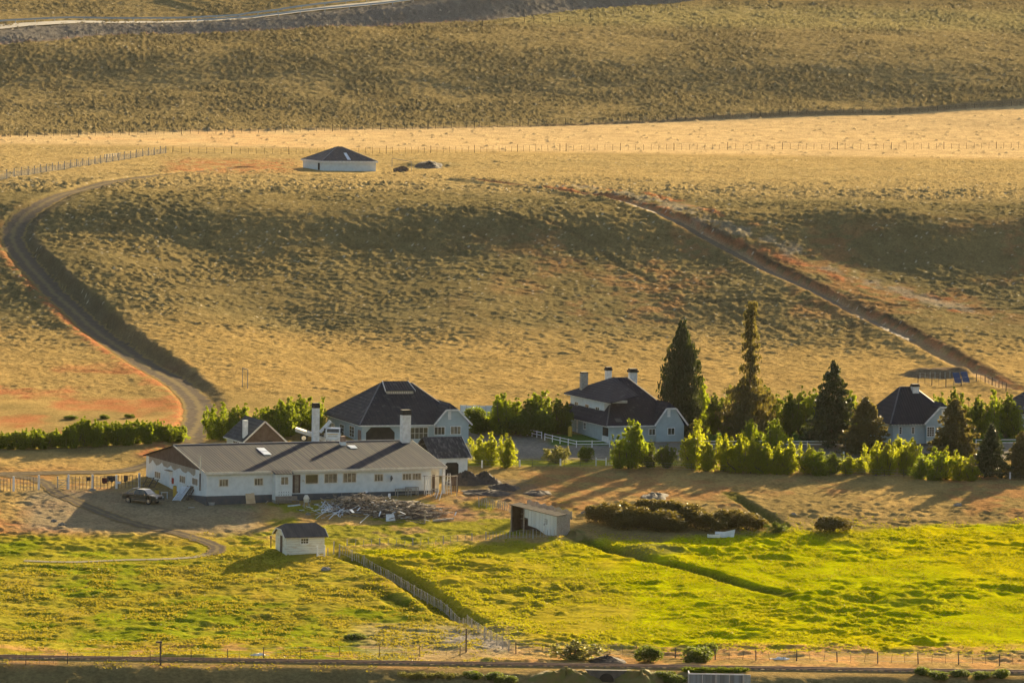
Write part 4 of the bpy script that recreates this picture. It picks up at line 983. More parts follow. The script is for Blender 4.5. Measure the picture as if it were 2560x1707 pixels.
PROTO = {
 'pop': [broad(s, M['leaf'], 10, 7500, .46, .019, .05, .13, .6) for s in (1, 2, 3)],
 'popg': [broad(s, M['leafgold'], 10, 7000, .44, .019, .05, .12, .65) for s in (4, 5, 6)],
 'popd': [broad(s, M['leafdark'], 9, 6500, .44, .020, .08, .12, .45) for s in (7, 8)],
 'hedge': [broad(s, M['leaf'], 12, 6500, .48, .028, .0, .13, .45) for s in (9, 10, 11)],
 'bush': [bushm(s, M['leafdark']) for s in (12, 13)],
 'gorse': [bushm(s, M['gorse'], 5200, .028, 14) for s in (14, 15, 16)],
 'oliveb': [broad(17, M['olive'], 9, 2600, .48, .03, .1, .12)],
 'pineA': [conif(20, M['needle'], lambda z: (.80 + .2 * math.sin(min(1, z * 2.2) * 1.57)) * (1 - sst(.55, 1.04, z) * .85) * .95, 17000, .016, .0, .03, .15, 1.4, 90)],
 'pineB': [conif(21, M['needlewarm'], lambda z: max(.45, 1.05 - 1.9 * abs(z - .24)) if z < .42 else .33 * (1.1 - .5 * z) * (.45 + .85 * math.sin(z * 27 + 9 * z * z) ** 2) + .03, 9500, .0115, .22, .05, .5, 2.0, 60)],
 'pineC': [conif(s, M['needle'], lambda z: (1 - z) ** .85 * .95 + .05, 8500, .017, .18, .08, .35, 1.7, 44) for s in (22, 23)],
 'pineD': [conif(s, M['needlewarm'], lambda z: (1 - z) ** .7 * 1.0 + .05, 7500, .021, .10, .05, .45, 1.7, 34) for s in (24, 25)],
}
def plant(kind, u, vt, vb, wpx, name, label, catg, group=None, seed=0, mat_=None):
    vb = vb + ((seed * 37) % 5 - 2) * 1.2; o = G(u, vb); sc = FPX / math.hypot(o[1], 60); h = (vb - vt) / sc; wd = wpx / sc
    P = PROTO[kind]; c, t = P[seed % len(P)]
    T = thing(name, (o[0], o[1], o[2] - .08), label, catg, group); T.rotation_euler = (0, 0, seed * 1.93 + u * .01)
    k = 1.22 if kind.startswith('pop') or kind in ('hedge', 'oliveb') else (1.3 if kind in ('pineC', 'pineD') else 1.08)
    j = random.Random(int(u * 7 + vt)); vy = j.uniform(.82, 1.22) if group and ('row' in group or 'poplars' in group or 'windbreak' in group) else 1.; T.scale = (wd * k * 1.08 * j.uniform(.9, 1.15), wd * k * 1.08, h * vy)
    for nm, me in (('crown', c), ('trunk', t)):
        x = bpy.data.objects.new(nm, me); COL.objects.link(x); x.parent = T
    return T
rr = random.Random(5)
# low hedge row at the left: separate shrubs standing in line
n = 18
for i in range(n):
    u = 4 + i * 26; top = np.interp(u, [0, 120, 170, 215, 300, 400, 455], [1076, 1070, 1066, 1047, 1050, 1058, 1066]) + rr.uniform(-7, 4); bot = np.interp(u, [0, 200, 455], [1122, 1118, 1102])
    plant('hedge', u, top, bot, 44, 'hedge_shrub', f'{ORD[i]} shrub from the left in the low hedge row left of the track', 'shrub', 'shrubs in the low hedge row', i)
# behind the small outbuilding and the lorry
for i, (u, vt, vb, wd) in enumerate([(533,1008,1100,40),(556,1003,1100,46),(585,1014,1100,44),(612,1005,1100,46),(640,1018,1098,42),(668,1012,1096,44)]):
    plant('pop', u, vt, vb, wd + 10, 'leafy_shrub', f'leafy green shrub behind the small outbuilding, {ORD[i]} from the left', 'shrub', 'shrubs behind the small outbuilding', i)
for i, (u, vt, vb, wd) in enumerate([(700,1000,1094,56),(724,988,1088,60),(748,984,1082,62),(774,990,1078,58),(796,1002,1072,44)]):
    plant('pop', u, vt, vb, wd + 12, 'leafy_tree', f'bushy sunlit green tree behind the lorry, {ORD[i]} from the left', 'tree', 'trees behind the lorry', i + 1)
# between workshop and farmhouse
for i, (kd, u, vt, vb, wd) in enumerate([('bush',1186,1012,1085,44),('bush',1222,1035,1082,56),('pop',1258,978,1086,62),('pop',1290,992,1086,60),('popd',1320,985,1086,64),('pop',1362,972,1084,74),('popd',1395,985,1082,66),('bush',1338,1020,1088,80),('bush',1285,1030,1088,80)]):
    plant(kd, u, vt, vb, wd + 10, 'garden_tree', f'{"dark rounded shrub" if kd == "bush" else "full green tree"} between workshop and farmhouse, {ORD[i]} planted', 'tree', 'trees between workshop and farmhouse', i)
bpy_fix = {0: 'dark shrub close to the workshop gable wall', 1: 'low dark shrub before the pale sheet fence', 2: 'leftmost tall green tree beside the pale sheet fence', 3: 'green tree with a thin crown next to the leftmost tall one', 4: 'darker green tree in the middle between workshop and farmhouse', 5: 'tallest green tree just left of the farmhouse', 6: 'dark green tree touching the left side of the farmhouse', 7: 'low dark shrub beneath the tallest tree left of the farmhouse', 8: 'low dark shrub behind the start of the white rail fence'}
for o in [x for x in bpy.data.objects if x.get('group') == 'trees between workshop and farmhouse']:
    i = ORD.index(o['label'].split(', ')[1].split()[0]); o['label'] = bpy_fix[i]
# in front of the yard
for i, (u, vt, vb, wd, lb) in enumerate([(1200,1084,1160,40,'small yellow-green tree right of the black-roofed store'),(1228,1078,1162,46,'middle one of three small yellow-green trees right of the store'),(1266,1082,1166,48,'rightmost of three small yellow-green trees by the wire fence')]):
    plant('popg', u, vt, vb, wd + 10, 'young_tree', lb, 'tree', 'young trees right of the store', i)
plant('oliveb', 1390, 1112, 1160, 62, 'olive_bush', 'pale olive bush leaning left beside a white fence post', 'bush')
plant('bush', 1467, 1112, 1156, 38, 'round_bush', 'small round dark bush on the yard between two fence posts', 'bush')
plant('pop', 1574, 1042, 1168, 84, 'leafy_tree', 'large pointed green tree before the farmhouse corner', 'tree', 'trees before the farmhouse', 2)
plant('pop', 1545, 1085, 1170, 50, 'leafy_tree', 'lower green tree left of the large pointed tree', 'tree', 'trees before the farmhouse', 1)
plant('popd', 1625, 1098, 1170, 60, 'leafy_tree', 'dark green tree right of the large pointed tree', 'tree', 'trees before the farmhouse', 0)
plant('popd', 1668, 1108, 1170, 52, 'leafy_tree', 'dark low tree at the right end before the farmhouse wing', 'tree', 'trees before the farmhouse', 1)
# conifers
plant('pineA', 1702, 800, 1098, 98, 'pine_tree', 'tall dense dark pine behind the farmhouse gable', 'conifer', 'tall conifers')
plant('pineB', 1872, 755, 1108, 150, 'spruce_tree', 'tallest ragged conifer with a thin top and wide brown skirt', 'conifer', 'tall conifers')
plant('pineC', 2080, 902, 1118, 142, 'fir_tree', 'dark pyramid conifer left of the cottage', 'conifer', 'tall conifers', 0)
plant('pineD', 2163, 992, 1138, 112, 'fir_tree', 'olive conifer with stepped branches touching the cottage roof', 'conifer', 'tall conifers', 0)
plant('pineD', 2386, 995, 1142, 112, 'fir_tree', 'olive conifer covering the right end of the cottage gable', 'conifer', 'tall conifers', 1)
plant('pineC', 2477, 1056, 1192, 94, 'fir_tree', 'small dark conifer with bare trunk right of the hedge trees', 'conifer', 'tall conifers', 1)
plant('pineD', 2552, 1078, 1196, 84, 'fir_tree', 'dark conifer cut by the right edge of the picture', 'conifer', 'tall conifers', 0)
plant('pineD', 1742, 1042, 1108, 52, 'fir_tree', 'small bright conifer right of the farmhouse wing', 'conifer', 'tall conifers', 1)
# windbreak behind
for i in range(13):
    u = 1754 + i * 31; plant('popd' if i % 3 else 'pop', u, 966 + rr.uniform(-6, 14), 1086, 66, 'windbreak_tree', f'{ORD[i]} tree from the left in the dark windbreak behind the conifers', 'tree', 'windbreak trees behind the conifers', i)
for i, u in enumerate([2352,2384,2412,2445,2480,2515,2545]):
    plant('popd' if i % 2 else 'pop', u, 978 + rr.uniform(-4, 22), 1096, 62, 'windbreak_tree', f'{ORD[i]} tree from the cottage in the windbreak to its right', 'tree', 'windbreak trees right of the cottage', i)
# front hedge of young poplars
fr = [(1738,1066,1172,54,'popg'),(1765,1085,1176,50,'popg'),(1722,1092,1172,44,'popg'),(1812,1086,1178,54,'popg'),(1845,1092,1180,54,'popg'),(1878,1054,1128,42,'pop'),(1880,1100,1182,56,'popg'),(1912,1096,1182,56,'popg'),(1940,1058,1150,66,'pop'),(1945,1100,1184,56,'popg'),(1975,1104,1184,52,'popg'),(2020,1100,1184,58,'popg'),(2050,1110,1186,54,'pop'),(2080,1122,1186,50,'popd'),(2118,1140,1184,48,'popg'),(2152,1138,1184,40,'popg')]
for i, (u, vt, vb, wd, kd) in enumerate(sorted(fr)):
    plant(kd, u, vt, vb, wd + 12, 'young_poplar', f'{ORD[i]} young poplar from the left in the yellow-green front row', 'tree', 'young poplars in the front row', i)
fr = [(2190,1096,1186,54,'popg'),(2222,1080,1184,50,'popg'),(2243,1072,1170,48,'popg'),(2262,1092,1184,44,'popg'),(2285,1086,1180,42,'popg'),(2300,1124,1196,56,'pop'),(2335,1130,1198,58,'pop'),(2366,1112,1198,50,'popg'),(2395,1124,1198,50,'popg'),(2425,1152,1204,36,'popg')]
for i, (u, vt, vb, wd, kd) in enumerate(fr):
    plant(kd, u, vt, vb, wd + 12, 'young_poplar', f'{ORD[i]} young poplar from the left before the cottage', 'tree', 'young poplars before the cottage', i + 1)
# gorse thicket and lone bushes
gz = [(1490,1262,1306,64),(1528,1256,1312,74),(1560,1252,1302,66),(1596,1264,1318,78),(1560,1275,1322,84),(1625,1246,1300,90),(1668,1248,1306,96),(1715,1256,1312,92),(1665,1272,1326,100),(1740,1272,1318,80),(1610,1250,1290,60),(1775,1280,1324,80),(1822,1272,1322,82),(1868,1278,1322,84),(1640,1280,1322,70)]
for i, (u, vt, vb, wd) in enumerate(sorted(gz)):
    plant('gorse', u, vt - 2, vb, wd, 'gorse_bush', f'{ORD[i]} bush from the left in the brown gorse thicket', 'bush', 'bushes in the gorse thicket', i)
plant('gorse', 2082, 1288, 1330, 92, 'gorse_bush', 'lone dark brown gorse bush right of the thicket', 'bush')
plant('popd', 1940, 1300, 1332, 52, 'ditch_bush', 'bright green bush at the foot of the dry ditch', 'bush')
plant('gorse', 1362, 1261, 1275, 26, 'gorse_bush', 'tiny dark bush just behind the corrugated shelter roof', 'bush')
plant('oliveb', 1440, 1600, 1652, 110, 'grey_bush', 'wispy grey-green bush beside a mound near the railway', 'bush')
plant('bush', 1620, 1608, 1652, 60, 'round_bush', 'round dark green bush just above the railway', 'bush', None, 1)
plant('bush', 1736, 1612, 1660, 74, 'round_bush', 'larger round dark bush touching the railway line', 'bush', None, 0)
plant('bush', 1775, 1602, 1638, 36, 'round_bush', 'small dark bush behind the larger railway bush', 'bush', None, 1)
for i, (u, vt, vb, wd) in enumerate([(180,1036,1050,34),(262,1034,1046,26),(325,1033,1042,22),(888,1580,1600,50),(1885,1010,1030,10)][:4]):
    plant('bush', u, vt, vb, wd, 'low_bush', ['low grey-green bush behind the hedge row, leftmost','low grey-green bush behind the middle of the hedge row','smallest green bush behind the right part of the hedge row','bright green bush above the gravel patch in the lower meadow'][i], 'bush', None, i)
for i, u in enumerate(list(range(1716, 1870, 14)) ):
    plant('hedge', u, 1662 + (i % 3) * 2, 1680, 22, 'flower_clump', f'{ORD[i]} pale yellow clump from the left below the railway line', 'plant', 'pale clumps below the railway', i)
for i, u in enumerate(list(range(1010, 1150, 16))):
    plant('oliveb', u, 1674 + (i % 3) * 3, 1694, 26, 'flower_clump', f'{ORD[i]} pale clump from the left on the bank at the bottom', 'plant', 'pale clumps on the bottom bank', i)
for i, (u, v) in enumerate([(1180,1690),(1235,1692),(1262,1700),(2310,1680),(2345,1690),(2400,1686),(2450,1690),(2500,1684),(1665,1690),(1690,1700)]):
    plant('bush', u, v - 16, v + 6, 46, 'bank_bush', f'{ORD[i]} scrubby dark bush listed along the shaded railway bank', 'bush', 'scrub on the railway bank', i)
BK = ['scrub bush on the bank below the bottom meadow, leftmost','scrub bush second from left on the bottom bank','scrub bush at the lower edge left of the culvert','dark scrub on the far right bank, leftmost of five','dark scrub on the far right bank, second of five','dark scrub on the far right bank, middle of five','dark scrub on the far right bank, fourth of five','dark scrub on the far right bank, rightmost of five','dark scrub left of the metal container, higher one','dark scrub left of the metal container, lower one']
for o in [x for x in bpy.data.objects if x.get('group') == 'scrub on the railway bank']: o['label'] = BK[ORD.index(o['label'].split()[0])]
# ---- grass tufts over the meadow (nobody could count them)
def tufts(name, label, n, region, m, hmin, hmax, seed, wk=.35):
    rs = np.random.RandomState(seed); U = []; Vv = []
    pu = np.array([p[0] for p in region]); u0_, u1_ = pu.min(), pu.max()
    pv = np.array([p[1] for p in region]); v0_, v1_ = pv.min(), pv.max()
    # world sampling inside the region's outline
    c = [G(u, v) for u, v in region]; W = np.array([[q[0], q[1]] for q in c])
    x0, y0 = W.min(0); x1, y1 = W.max(0); X = x0 + (x1 - x0) * rs.rand(n * 3); Y = y0 + (y1 - y0) * rs.rand(n * 3)
    ins = np.zeros(len(X), bool); j = len(W) - 1
    XJ = X + 3.2 * rs.normal(size=len(X)); YJ = Y + 4.5 * rs.normal(size=len(X))
    for i in range(len(W)):
        xi, yi = W[i]; xj, yj = W[j]; t = ((yi > YJ) != (yj > YJ)) & (XJ < (xj - xi) * (YJ - yi) / (yj - yi + 1e-9) + xi); ins ^= t; j = i
    f = fbm(X / 3.2, Y / 4.2, 1, 3); keep = ins & (rs.rand(len(X)) < sst(.36, .58, f)); X = X[keep][:n]; Y = Y[keep][:n]
    dep = bpy.context.evaluated_depsgraph_get(); Z = GROUNDZ(X, Y)
    h = hmin + (hmax - hmin) * rs.rand(len(X)) * (.4 + f[keep][:n]); an = rs.rand(len(X)) * 3.1416; wd = h * wk + .08
    dx = np.cos(an) * wd; dy = np.sin(an) * wd; lx = rs.normal(size=len(X)) * h * .3; ly = rs.normal(size=len(X)) * h * .3
    V = np.stack([np.stack([X - dx, Y - dy, Z - .05], 1), np.stack([X + dx, Y + dy, Z - .05], 1), np.stack([X + dx * .8 + lx, Y + dy * .8 + ly, Z + h * .8], 1), np.stack([X - dx * .5 + lx, Y - dy * .5 + ly, Z + h], 1)], 1).reshape(-1, 3)
    o = np_mesh(name, V, np.arange(len(V)).reshape(-1, 4), m); return tag(o, label, 'grass', None, 'stuff')

M['tuftgreen'] = leaf_mat('lush_meadow_grass', (.26, .26, .003), (.34, .29, .004), (.42, .39, .003), .35, .25, 2.)
M['tuftdry'] = leaf_mat('dry_meadow_grass', (.22, .175, .02), (.17, .17, .006), (.36, .29, .02), .4, .2, 2.)
tufts('meadow_grass', 'lush yellow-green grass tufts across the right meadow', 45000, [(870,1390),(1000,1375),(1300,1352),(1600,1345),(1900,1325),(2640,1296),(2640,1625),(1330,1622),(1150,1545),(1000,1470)], M['tuftgreen'], .04, .13, 1)
tufts('meadow_grass', 'drier golden grass tufts across the left meadow', 35000, [(-60,1430),(400,1410),(560,1330),(700,1400),(860,1400),(1000,1490),(1280,1640),(600,1655),(-60,1668)], M['tuftdry'], .04, .13, 2)
# ================================================================== FENCES
def at_px(pts): return [G(u, v) for u, v in pts]
def resample(P, step):
    P = [np.array(p) for p in P]; L = [0]
    for i in range(1, len(P)): L.append(L[-1] + np.hypot(*(P[i] - P[i - 1])[:2]))
    n = max(1, round(L[-1] / step)); out = []
    for k in range(n + 1):
        s = L[-1] * k / n; i = min(len(P) - 2, max(0, int(np.searchsorted(L, s)) - 1)); t = (s - L[i]) / (L[i + 1] - L[i] + 1e-9)
        q = P[i] + (P[i + 1] - P[i]) * t; out.append(np.array([q[0], q[1], float(H(q[0], q[1]))]))
    return out
FR = random.Random(8)
def fence(label, px, post_step, h, drops=0, wires=3, pm='wooddark', dm='wooddark', r=.06, dr=.025, dh=None, name='wire_fence', group='wire fences', lean=.03, fix=None, stuffdrop=False):
    P = at_px(px); Q = resample(P, post_step) if fix is None else [G(u, v) for u, v in fix]
    T = thing(name, Q[0], label, 'fence', group)
    top = []
    for q in Q:
        l = np.array([FR.uniform(-lean, lean) * h, FR.uniform(-lean, lean) * h, h * FR.uniform(.93, 1.05)]); k = MB(); k.tube(q - np.array([0, 0, .3]), q + l, r, r * .85, n=5); k.build('post', M[pm], T)
    nd = 0; big = MB(); tot = drops * (len(Q) - 1)
    for i in range(len(Q) - 1):
        for j in range(drops):
            t = (j + 1) / (drops + 1); q = Q[i] + (Q[i + 1] - Q[i]) * t; q[2] = float(H(q[0], q[1])); hh = (dh or h * .85) * FR.uniform(.9, 1.06)
            l = np.array([FR.uniform(-lean, lean) * 1.6 * h, 0, hh]); k = MB() if nd < 100 and not stuffdrop else big
            k.bar(q + np.array([0, 0, .05]), q + l, dr * 2, dr * 2)
            if k is not big: k.build('dropper', M[dm], T); nd += 1
    if big.v: b = big.build('dropper', M[dm], T); b['kind'] = 'stuff'
    if wires:
        for wv in range(wires):
            k = MB()
            for i in range(len(Q) - 1):
                z = np.array([0, 0, h * (.92 - wv * .75 / max(1, wires - 1) if wires > 1 else .9)]); k.bar(Q[i] + z, Q[i + 1] + z, .012, .012)
            k.build('wire', M['steel'], T)
    return T
def rail_fence(label, px, step=2.2, h=.95, rails=(.85, .45), m='white', r=.06, group='white rail fences', rr_=.10):
    P = at_px(px); Q = [];
    for i in range(len(P) - 1):
        s = resample(P[i:i + 2], step); Q += s if i == 0 else s[1:]
    T = thing('rail_fence', Q[0], label, 'fence', group)
    for q in Q: MB().bar(q - np.array([0, 0, .3]), q + np.array([0, 0, h]), r * 2, r * 2).build('post', M[m], T)
    for z in rails:
        k = MB()
        for i in range(len(Q) - 1): k.bar(Q[i] + np.array([0, 0, z]), Q[i + 1] + np.array([0, 0, z]), .05, rr_)
        k.build('rail', M[m], T)
    return T
fence('long wire fence below the far tussock slope, left of the dark bank line', [(-60,344),(300,339),(700,332),(1000,325),(1300,316)], 15.5, 1.9, 5, 3, r=.09, dr=.03)
fence('wire fence running along the dark bank line at the far right', [(1320,313),(1700,299),(2100,281),(2620,253)], 13, 1.5, 3, 3, r=.08, dr=.03)
fence('wire fence across the pale plateau behind the tank house, its left half', [(432,384),(700,387),(950,385),(1400,378)], 15, 1.9, 6, 3, r=.07, dr=.022)
fence('wire fence across the pale plateau, its right half beyond the tank house', [(1415,378),(1800,375),(2200,374),(2620,372)], 15, 1.9, 6, 3, r=.07, dr=.022)
fence('grey closely staked fence climbing the left plateau edge', [(-40,462),(60,440),(160,424),(260,408),(340,395),(415,384)], 6.2, 1.9, 8, 2, pm='woodgrey', dm='woodgrey', r=.12, dr=.035, dh=1.35)
rail_fence('small pale wooden stile on the closely staked fence', [(262,398),(300,394)], 1.8, 1.1, (1.0, .6), 'woodgrey', .08, None, .12)
fence('faint wire fence at the foot of the highway embankment, left part', [(-40,112),(250,88),(400,80)], 12, 1.6, 3, 2, r=.07)
fence('pale staked wire fence along the foot of the dark highway embankment', [(420,76),(700,74),(1000,66)], 14, 2.1, 5, 2, pm='woodgrey', dm='woodgrey', r=.07, dr=.045)
fence('sparse wire fence on the grassy crest right of the embankment', [(1100,72),(1350,60),(1700,25)], 18, 2.0, 3, 2, r=.07)
# yard fence with the laundry
Y1 = [(3,1227),(33,1227),(94,1224)]
def slat_fence(label, pts_white, u0_, u1_, v0_, v1_, nd, name='stake_fence'):
    Q = [G(u, v) for u, v in pts_white]; T = thing(name, Q[0], label, 'fence', 'stake fences in the yard')
    for q in Q: MB().tube(q - np.array([0, 0, .4]), q + np.array([0, 0, 1.85]), .15, .13, n=8).build('post', M['white'], T)
    A = G(u0_, v0_); B = G(u1_, v1_)
    for i in range(nd):
        q = A + (B - A) * (i + .5) / nd; q[2] = float(H(q[0], q[1])); MB().bar(q + np.array([0, 0, -.05]), q + np.array([FR.uniform(-.03, .03), 0, 1.65]), .07, .07).build('stake', M['wooddark'], T)
    for z in (1.45, .9, .35): MB().bar(A + np.array([0, 0, z]), B + np.array([0, 0, z]), .02, .02).build('wire', M['steel'], T)
    return T
slat_fence('dark staked fence with white posts at the left edge of the yard', [(34,1227),(97,1224)], -20, 88, 1229, 1224, 13)
LF = slat_fence('staked yard fence with white posts carrying laundry behind the pickup', [(171,1222),(231,1222),(291,1223),(348,1218)], 176, 362, 1223, 1219, 21)
def gate(label, pts, h=1.1, m='white', posts=True, diag=True, n=4, grp='farm gates'):
    A = G(*pts[0]); B = G(*pts[1]); T = thing('gate', A, label, 'gate', grp); Z = lambda z: np.array([0, 0, z])
    if posts:
        for q in (A, B): MB().bar(q - Z(.3), q + Z(h * 1.35), .16, .16).build('post', M[m], T)
    k = MB(); d = (B - A); a = A + d * .05; b = B - d * .05
    for i in range(n): z = .15 + (h - .2) * i / (n - 1); k.bar(a + Z(z), b + Z(z), .03, .07)
    k.bar(a + Z(.1), a + Z(h), .05, .06); k.bar(b + Z(.1), b + Z(h), .05, .06)
    if diag: k.bar(a + Z(.15), b + Z(h - .05), .03, .06)
    k.build('gate_leaf', M[m], T); return T
gate('pale thin-railed gate left of the laundry fence', [(144,1219),(168,1222)], 1.1, 'woodgrey')
# yard front wire fence
fence('dark wire fence with white posts in front of the young trees', [(1170,1168),(1490,1165)], 2.3, 1.0, 0, 3, 'wooddark', r=.03, group='yard wire fences')
for i, (u, v) in enumerate([(1205,1168),(1299,1167),(1401,1164)]):
    q = G(u, v); o = MB().tube(q - np.array([0, 0, .3]), q + np.array([0, 0, .95]), .12, .11, n=8).build('fence_post', M['white']); tag(o, f'thick white post, {ORD[i]} from the left along the yard wire fence', 'post', 'white posts along the yard fence')
for i, (u, v) in enumerate([(1790,1172),(2109,1146),(2220,1184),(2421,1192),(2525,1198),(2325,1186)]):
    q = G(u, v); o = MB().tube(q - np.array([0, 0, .3]), q + np.array([0, 0, .95]), .12, .11, n=8).build('fence_post', M['white']); tag(o, ['white post among the leftmost front poplars','white post in the gap between the poplar rows','white post at the foot of the left cottage poplars','white post at the right end of the cottage poplars','white post alone near the right edge in the shade','white post hidden low between the cottage poplars'][i], 'post', 'white posts along the front hedge')
def hgate(label, us, v):
    Q = [G(u, v + dv) for u, dv in us]; T = thing('gateway', Q[0], label, 'gate', 'white gateways'); Z = lambda z: np.array([0, 0, z])
    for q in Q: MB().bar(q - Z(.3), q + Z(1.1), .16, .16).build('post', M['white'], T)
    MB().bar(Q[0] + Z(.85), Q[1] + Z(.85), .05, .09).build('rail', M['white'], T); return T
hgate('white two-post gateway, the left one by the yard', [(1490,0),(1515,1)], 1164)
hgate('white two-post gateway, the right one beside the dark tree', [(1544,0),(1571,1)], 1165)
gate('low white gate between the two gateways', [(1519,1166),(1540,1165)], .6, 'white', False, False, 3)
fence('dark wire fence running below the poplar rows to the right edge', [(1585,1170),(1800,1178),(2200,1190),(2600,1200)], 2.6, .9, 0, 3, r=.03, group='yard wire fences')
# white rail fences around the farmhouse
rail_fence('short white rail fence left of the farmhouse path', [(1306,1086),(1330,1091),(1354,1096)], 1.4)
rail_fence('white rail fence curving round the farmhouse lawn', [(1362,1100),(1400,1109),(1441,1118),(1480,1118),(1524,1117)], 2.2)
rail_fence('white rail fence between farmhouse and cottage', [(1706,1118),(1900,1118),(2136,1119)], 5.4)
rail_fence('white rail fence right of the cottage', [(2440,1115),(2500,1114),(2600,1114)], 2.6)
# meadow fences
fence('closely staked grey fence falling diagonally through the meadow', [(850,1384),(905,1410),(965,1445),(1040,1490),(1110,1530),(1180,1572),(1235,1605),(1272,1626)], 2.6, 1.15, 4, 2, 'woodgrey', 'woodgrey', r=.08, dr=.028, name='stake_fence', group='meadow fences', lean=.06)
fence('weathered stake fence from the garden shed towards the iron shelter', [(868,1367),(930,1364),(1000,1366),(1080,1362),(1180,1352)], 3.9, 1.0, 3, 2, 'woodgrey', 'woodgrey', r=.08, dr=.028, name='stake_fence', group='meadow fences')
fence('stake fence passing in front of the corrugated iron shelter', [(1215,1351),(1253,1349),(1330,1344),(1395,1342)], 3.4, 1.1, 6, 2, 'woodgrey', 'woodgrey', r=.08, dr=.03, name='stake_fence', group='meadow fences')
fence('broken pale stake fence behind the iron shelter', [(1198,1264),(1212,1266),(1233,1270),(1260,1276),(1275,1280)], 1.2, 1.15, 2, 2, 'woodgrey', 'woodgrey', r=.07, dr=.035, name='stake_fence', group='meadow fences', lean=.07)
fence('thin wire fence above the railway, left part', [(-40,1664),(200,1658),(480,1652),(700,1645),(900,1640),(1150,1640)], 4.2, 1.2, 2, 3, r=.05, dr=.014, group='wire fences by the railway')
fence('wire fence with leaning posts above the railway, right part', [(1290,1632),(1450,1634),(1560,1638),(1700,1646),(1850,1649),(2100,1655),(2600,1662)], 4.4, 1.15, 2, 3, r=.07, dr=.018, group='wire fences by the railway', lean=.09)
fence('short stake fence around the round earth pit', [(2300,946),(2375,944)], .95, .95, 0, 1, 'woodgrey', r=.07, name='stake_fence', group='fences by the earth pit')
fence('wire fence between earth pit and cottage roof', [(2295,958),(2360,968),(2450,952),(2515,978)], 4, 1.3, 1, 2, r=.08, group='fences by the earth pit')
# gate and posts by the garden shed
gate('small white gate with a diagonal brace at the garden shed corner', [(793,1391),(811,1390)], .95, 'white', True, True, 3)
for i, (u, v, h) in enumerate([(819,1388,.9),(834,1384,1.5),(848,1390,1.2)]):
    q = G(u, v); o = MB().tube(q - np.array([0, 0, .3]), q + np.array([0.03, 0, h]), .09, .07, n=6).build('old_post', M['woodgrey']); tag(o, ['short grey post right beside the small white gate','tallest grey post right of the garden shed','grey post where the diagonal fence begins'][i], 'post', 'old posts by the garden shed')
q = G(677, 1372); T = thing('tap_post', q, 'dark post with a rusty tin left of the garden shed', 'post'); MB().tube(q - np.array([0, 0, .3]), q + np.array([0, 0, 1.3]), .07, n=6).build('post', M['wooddark'], T); MB().tube(q + np.array([0, 0, 1.3]), q + np.array([0, 0, 1.6]), .14, .12, n=8).build('tin', M['brick'], T)

# utility poles, goal
def pole(u, v, h, label, arm=True):
    q = G(u, v); T = thing('wooden_pole', q, label, 'pole', 'wooden poles'); MB().tube(q - np.array([0, 0, .5]), q + np.array([0, 0, h]), .10, .08, n=7).build('pole', M['wooddark'], T)
    if arm: MB().bar(q + np.array([-.5, 0, h - .15]), q + np.array([.15, 0, h - .15]), .1, .18).build('crossarm', M['wooddark'], T)
pole(401, 1662, 2.5, 'dark wooden pole with a short arm in the lower left meadow')
pole(1165, 1632, 2.6, 'thin dark pole at the gravel patch near the meadow fence', False)
def goal(u1, v1, u2, v2, h, label, name='goal_frame'):
    A = G(u1, v1); B = G(u2, v2); T = thing(name, A, label, 'goal frame'); Z = np.array([0, 0, h])
    for q in (A, B): MB().tube(q - np.array([0, 0, .2]), q + Z, .055, n=6).build('post', M['woodgrey'], T)
    MB().tube(A + Z, B + Z, .055, n=6).build('crossbar', M['woodgrey'], T)
goal(606, 967, 619, 972, 2.9, 'thin grey goal frame standing alone on the pasture')
goal(980, 420, 1028, 429, 2.2, 'white pipe frame over the earth bank right of the tank house', 'pipe_frame')
# sheet fence
A = G(1150, 1070); B = G(1262, 1072); T = thing('sheet_fence', A, 'tall pale sheet metal fence behind the workshop gable', 'fence')
F = Fr(A, math.degrees(math.atan2(B[1] - A[1], B[0] - A[0]))); L = np.hypot(*(B - A)[:2]); zt = F.front(1180, 1013)[2]
for i in range(7):
    a = L * i / 7; p = MB().box(F, a + .03, a + L / 7 - .03, -.02, .02, -.5, zt - (i % 2) * .05); p.build('sheet', M['sheetpale'] if 'sheetpale' in M else M['canvas'], T)
    MB().box(F, a - .04, a + .04, .03, .12, -.5, zt + .1).build('post', M['woodgrey'], T)
for z in (1.0, 2.2): MB().box(F, 0, L, -.05, -.022, z, z + .08).build('rail', M['woodgrey'], T)

# ================================================================== VEHICLES
def wheel(F, a, b0, b1, z, r, T):
    k = MB(); k.tube(F.P(a, b0, z), F.P(a, b1, z), r, n=18); t = k.build('wheel', M['rubber'], T)
    k = MB(); s = -1 if b0 < b1 else 1; k.tube(F.P(a, b0 + s * .012, z), F.P(a, b0 - s * .05, z), r * .62, r * .5, n=14); k.tube(F.P(a, b0 + s * .03, z), F.P(a, b0 - s * .02, z), r * .16, n=8); k.build('rim', M['chrome'], t)
def prism(F, prof, b0, b1, ins=0, zin=1.1):
    """side profile (a,z) extruded across the width, upper points drawn in"""
    V = []
    for b, s in ((b0, 1), (b1, -1)):
        for a, z in prof: V.append(F.P(a, b + s * ins * max(0, z - zin), z))
    n = len(prof); k = MB(); k.add(V, [tuple(range(n)), tuple(range(2 * n - 1, n - 1, -1))] + [(i + n, (i + 1) % n + n, (i + 1) % n, i) for i in range(n)]); return k
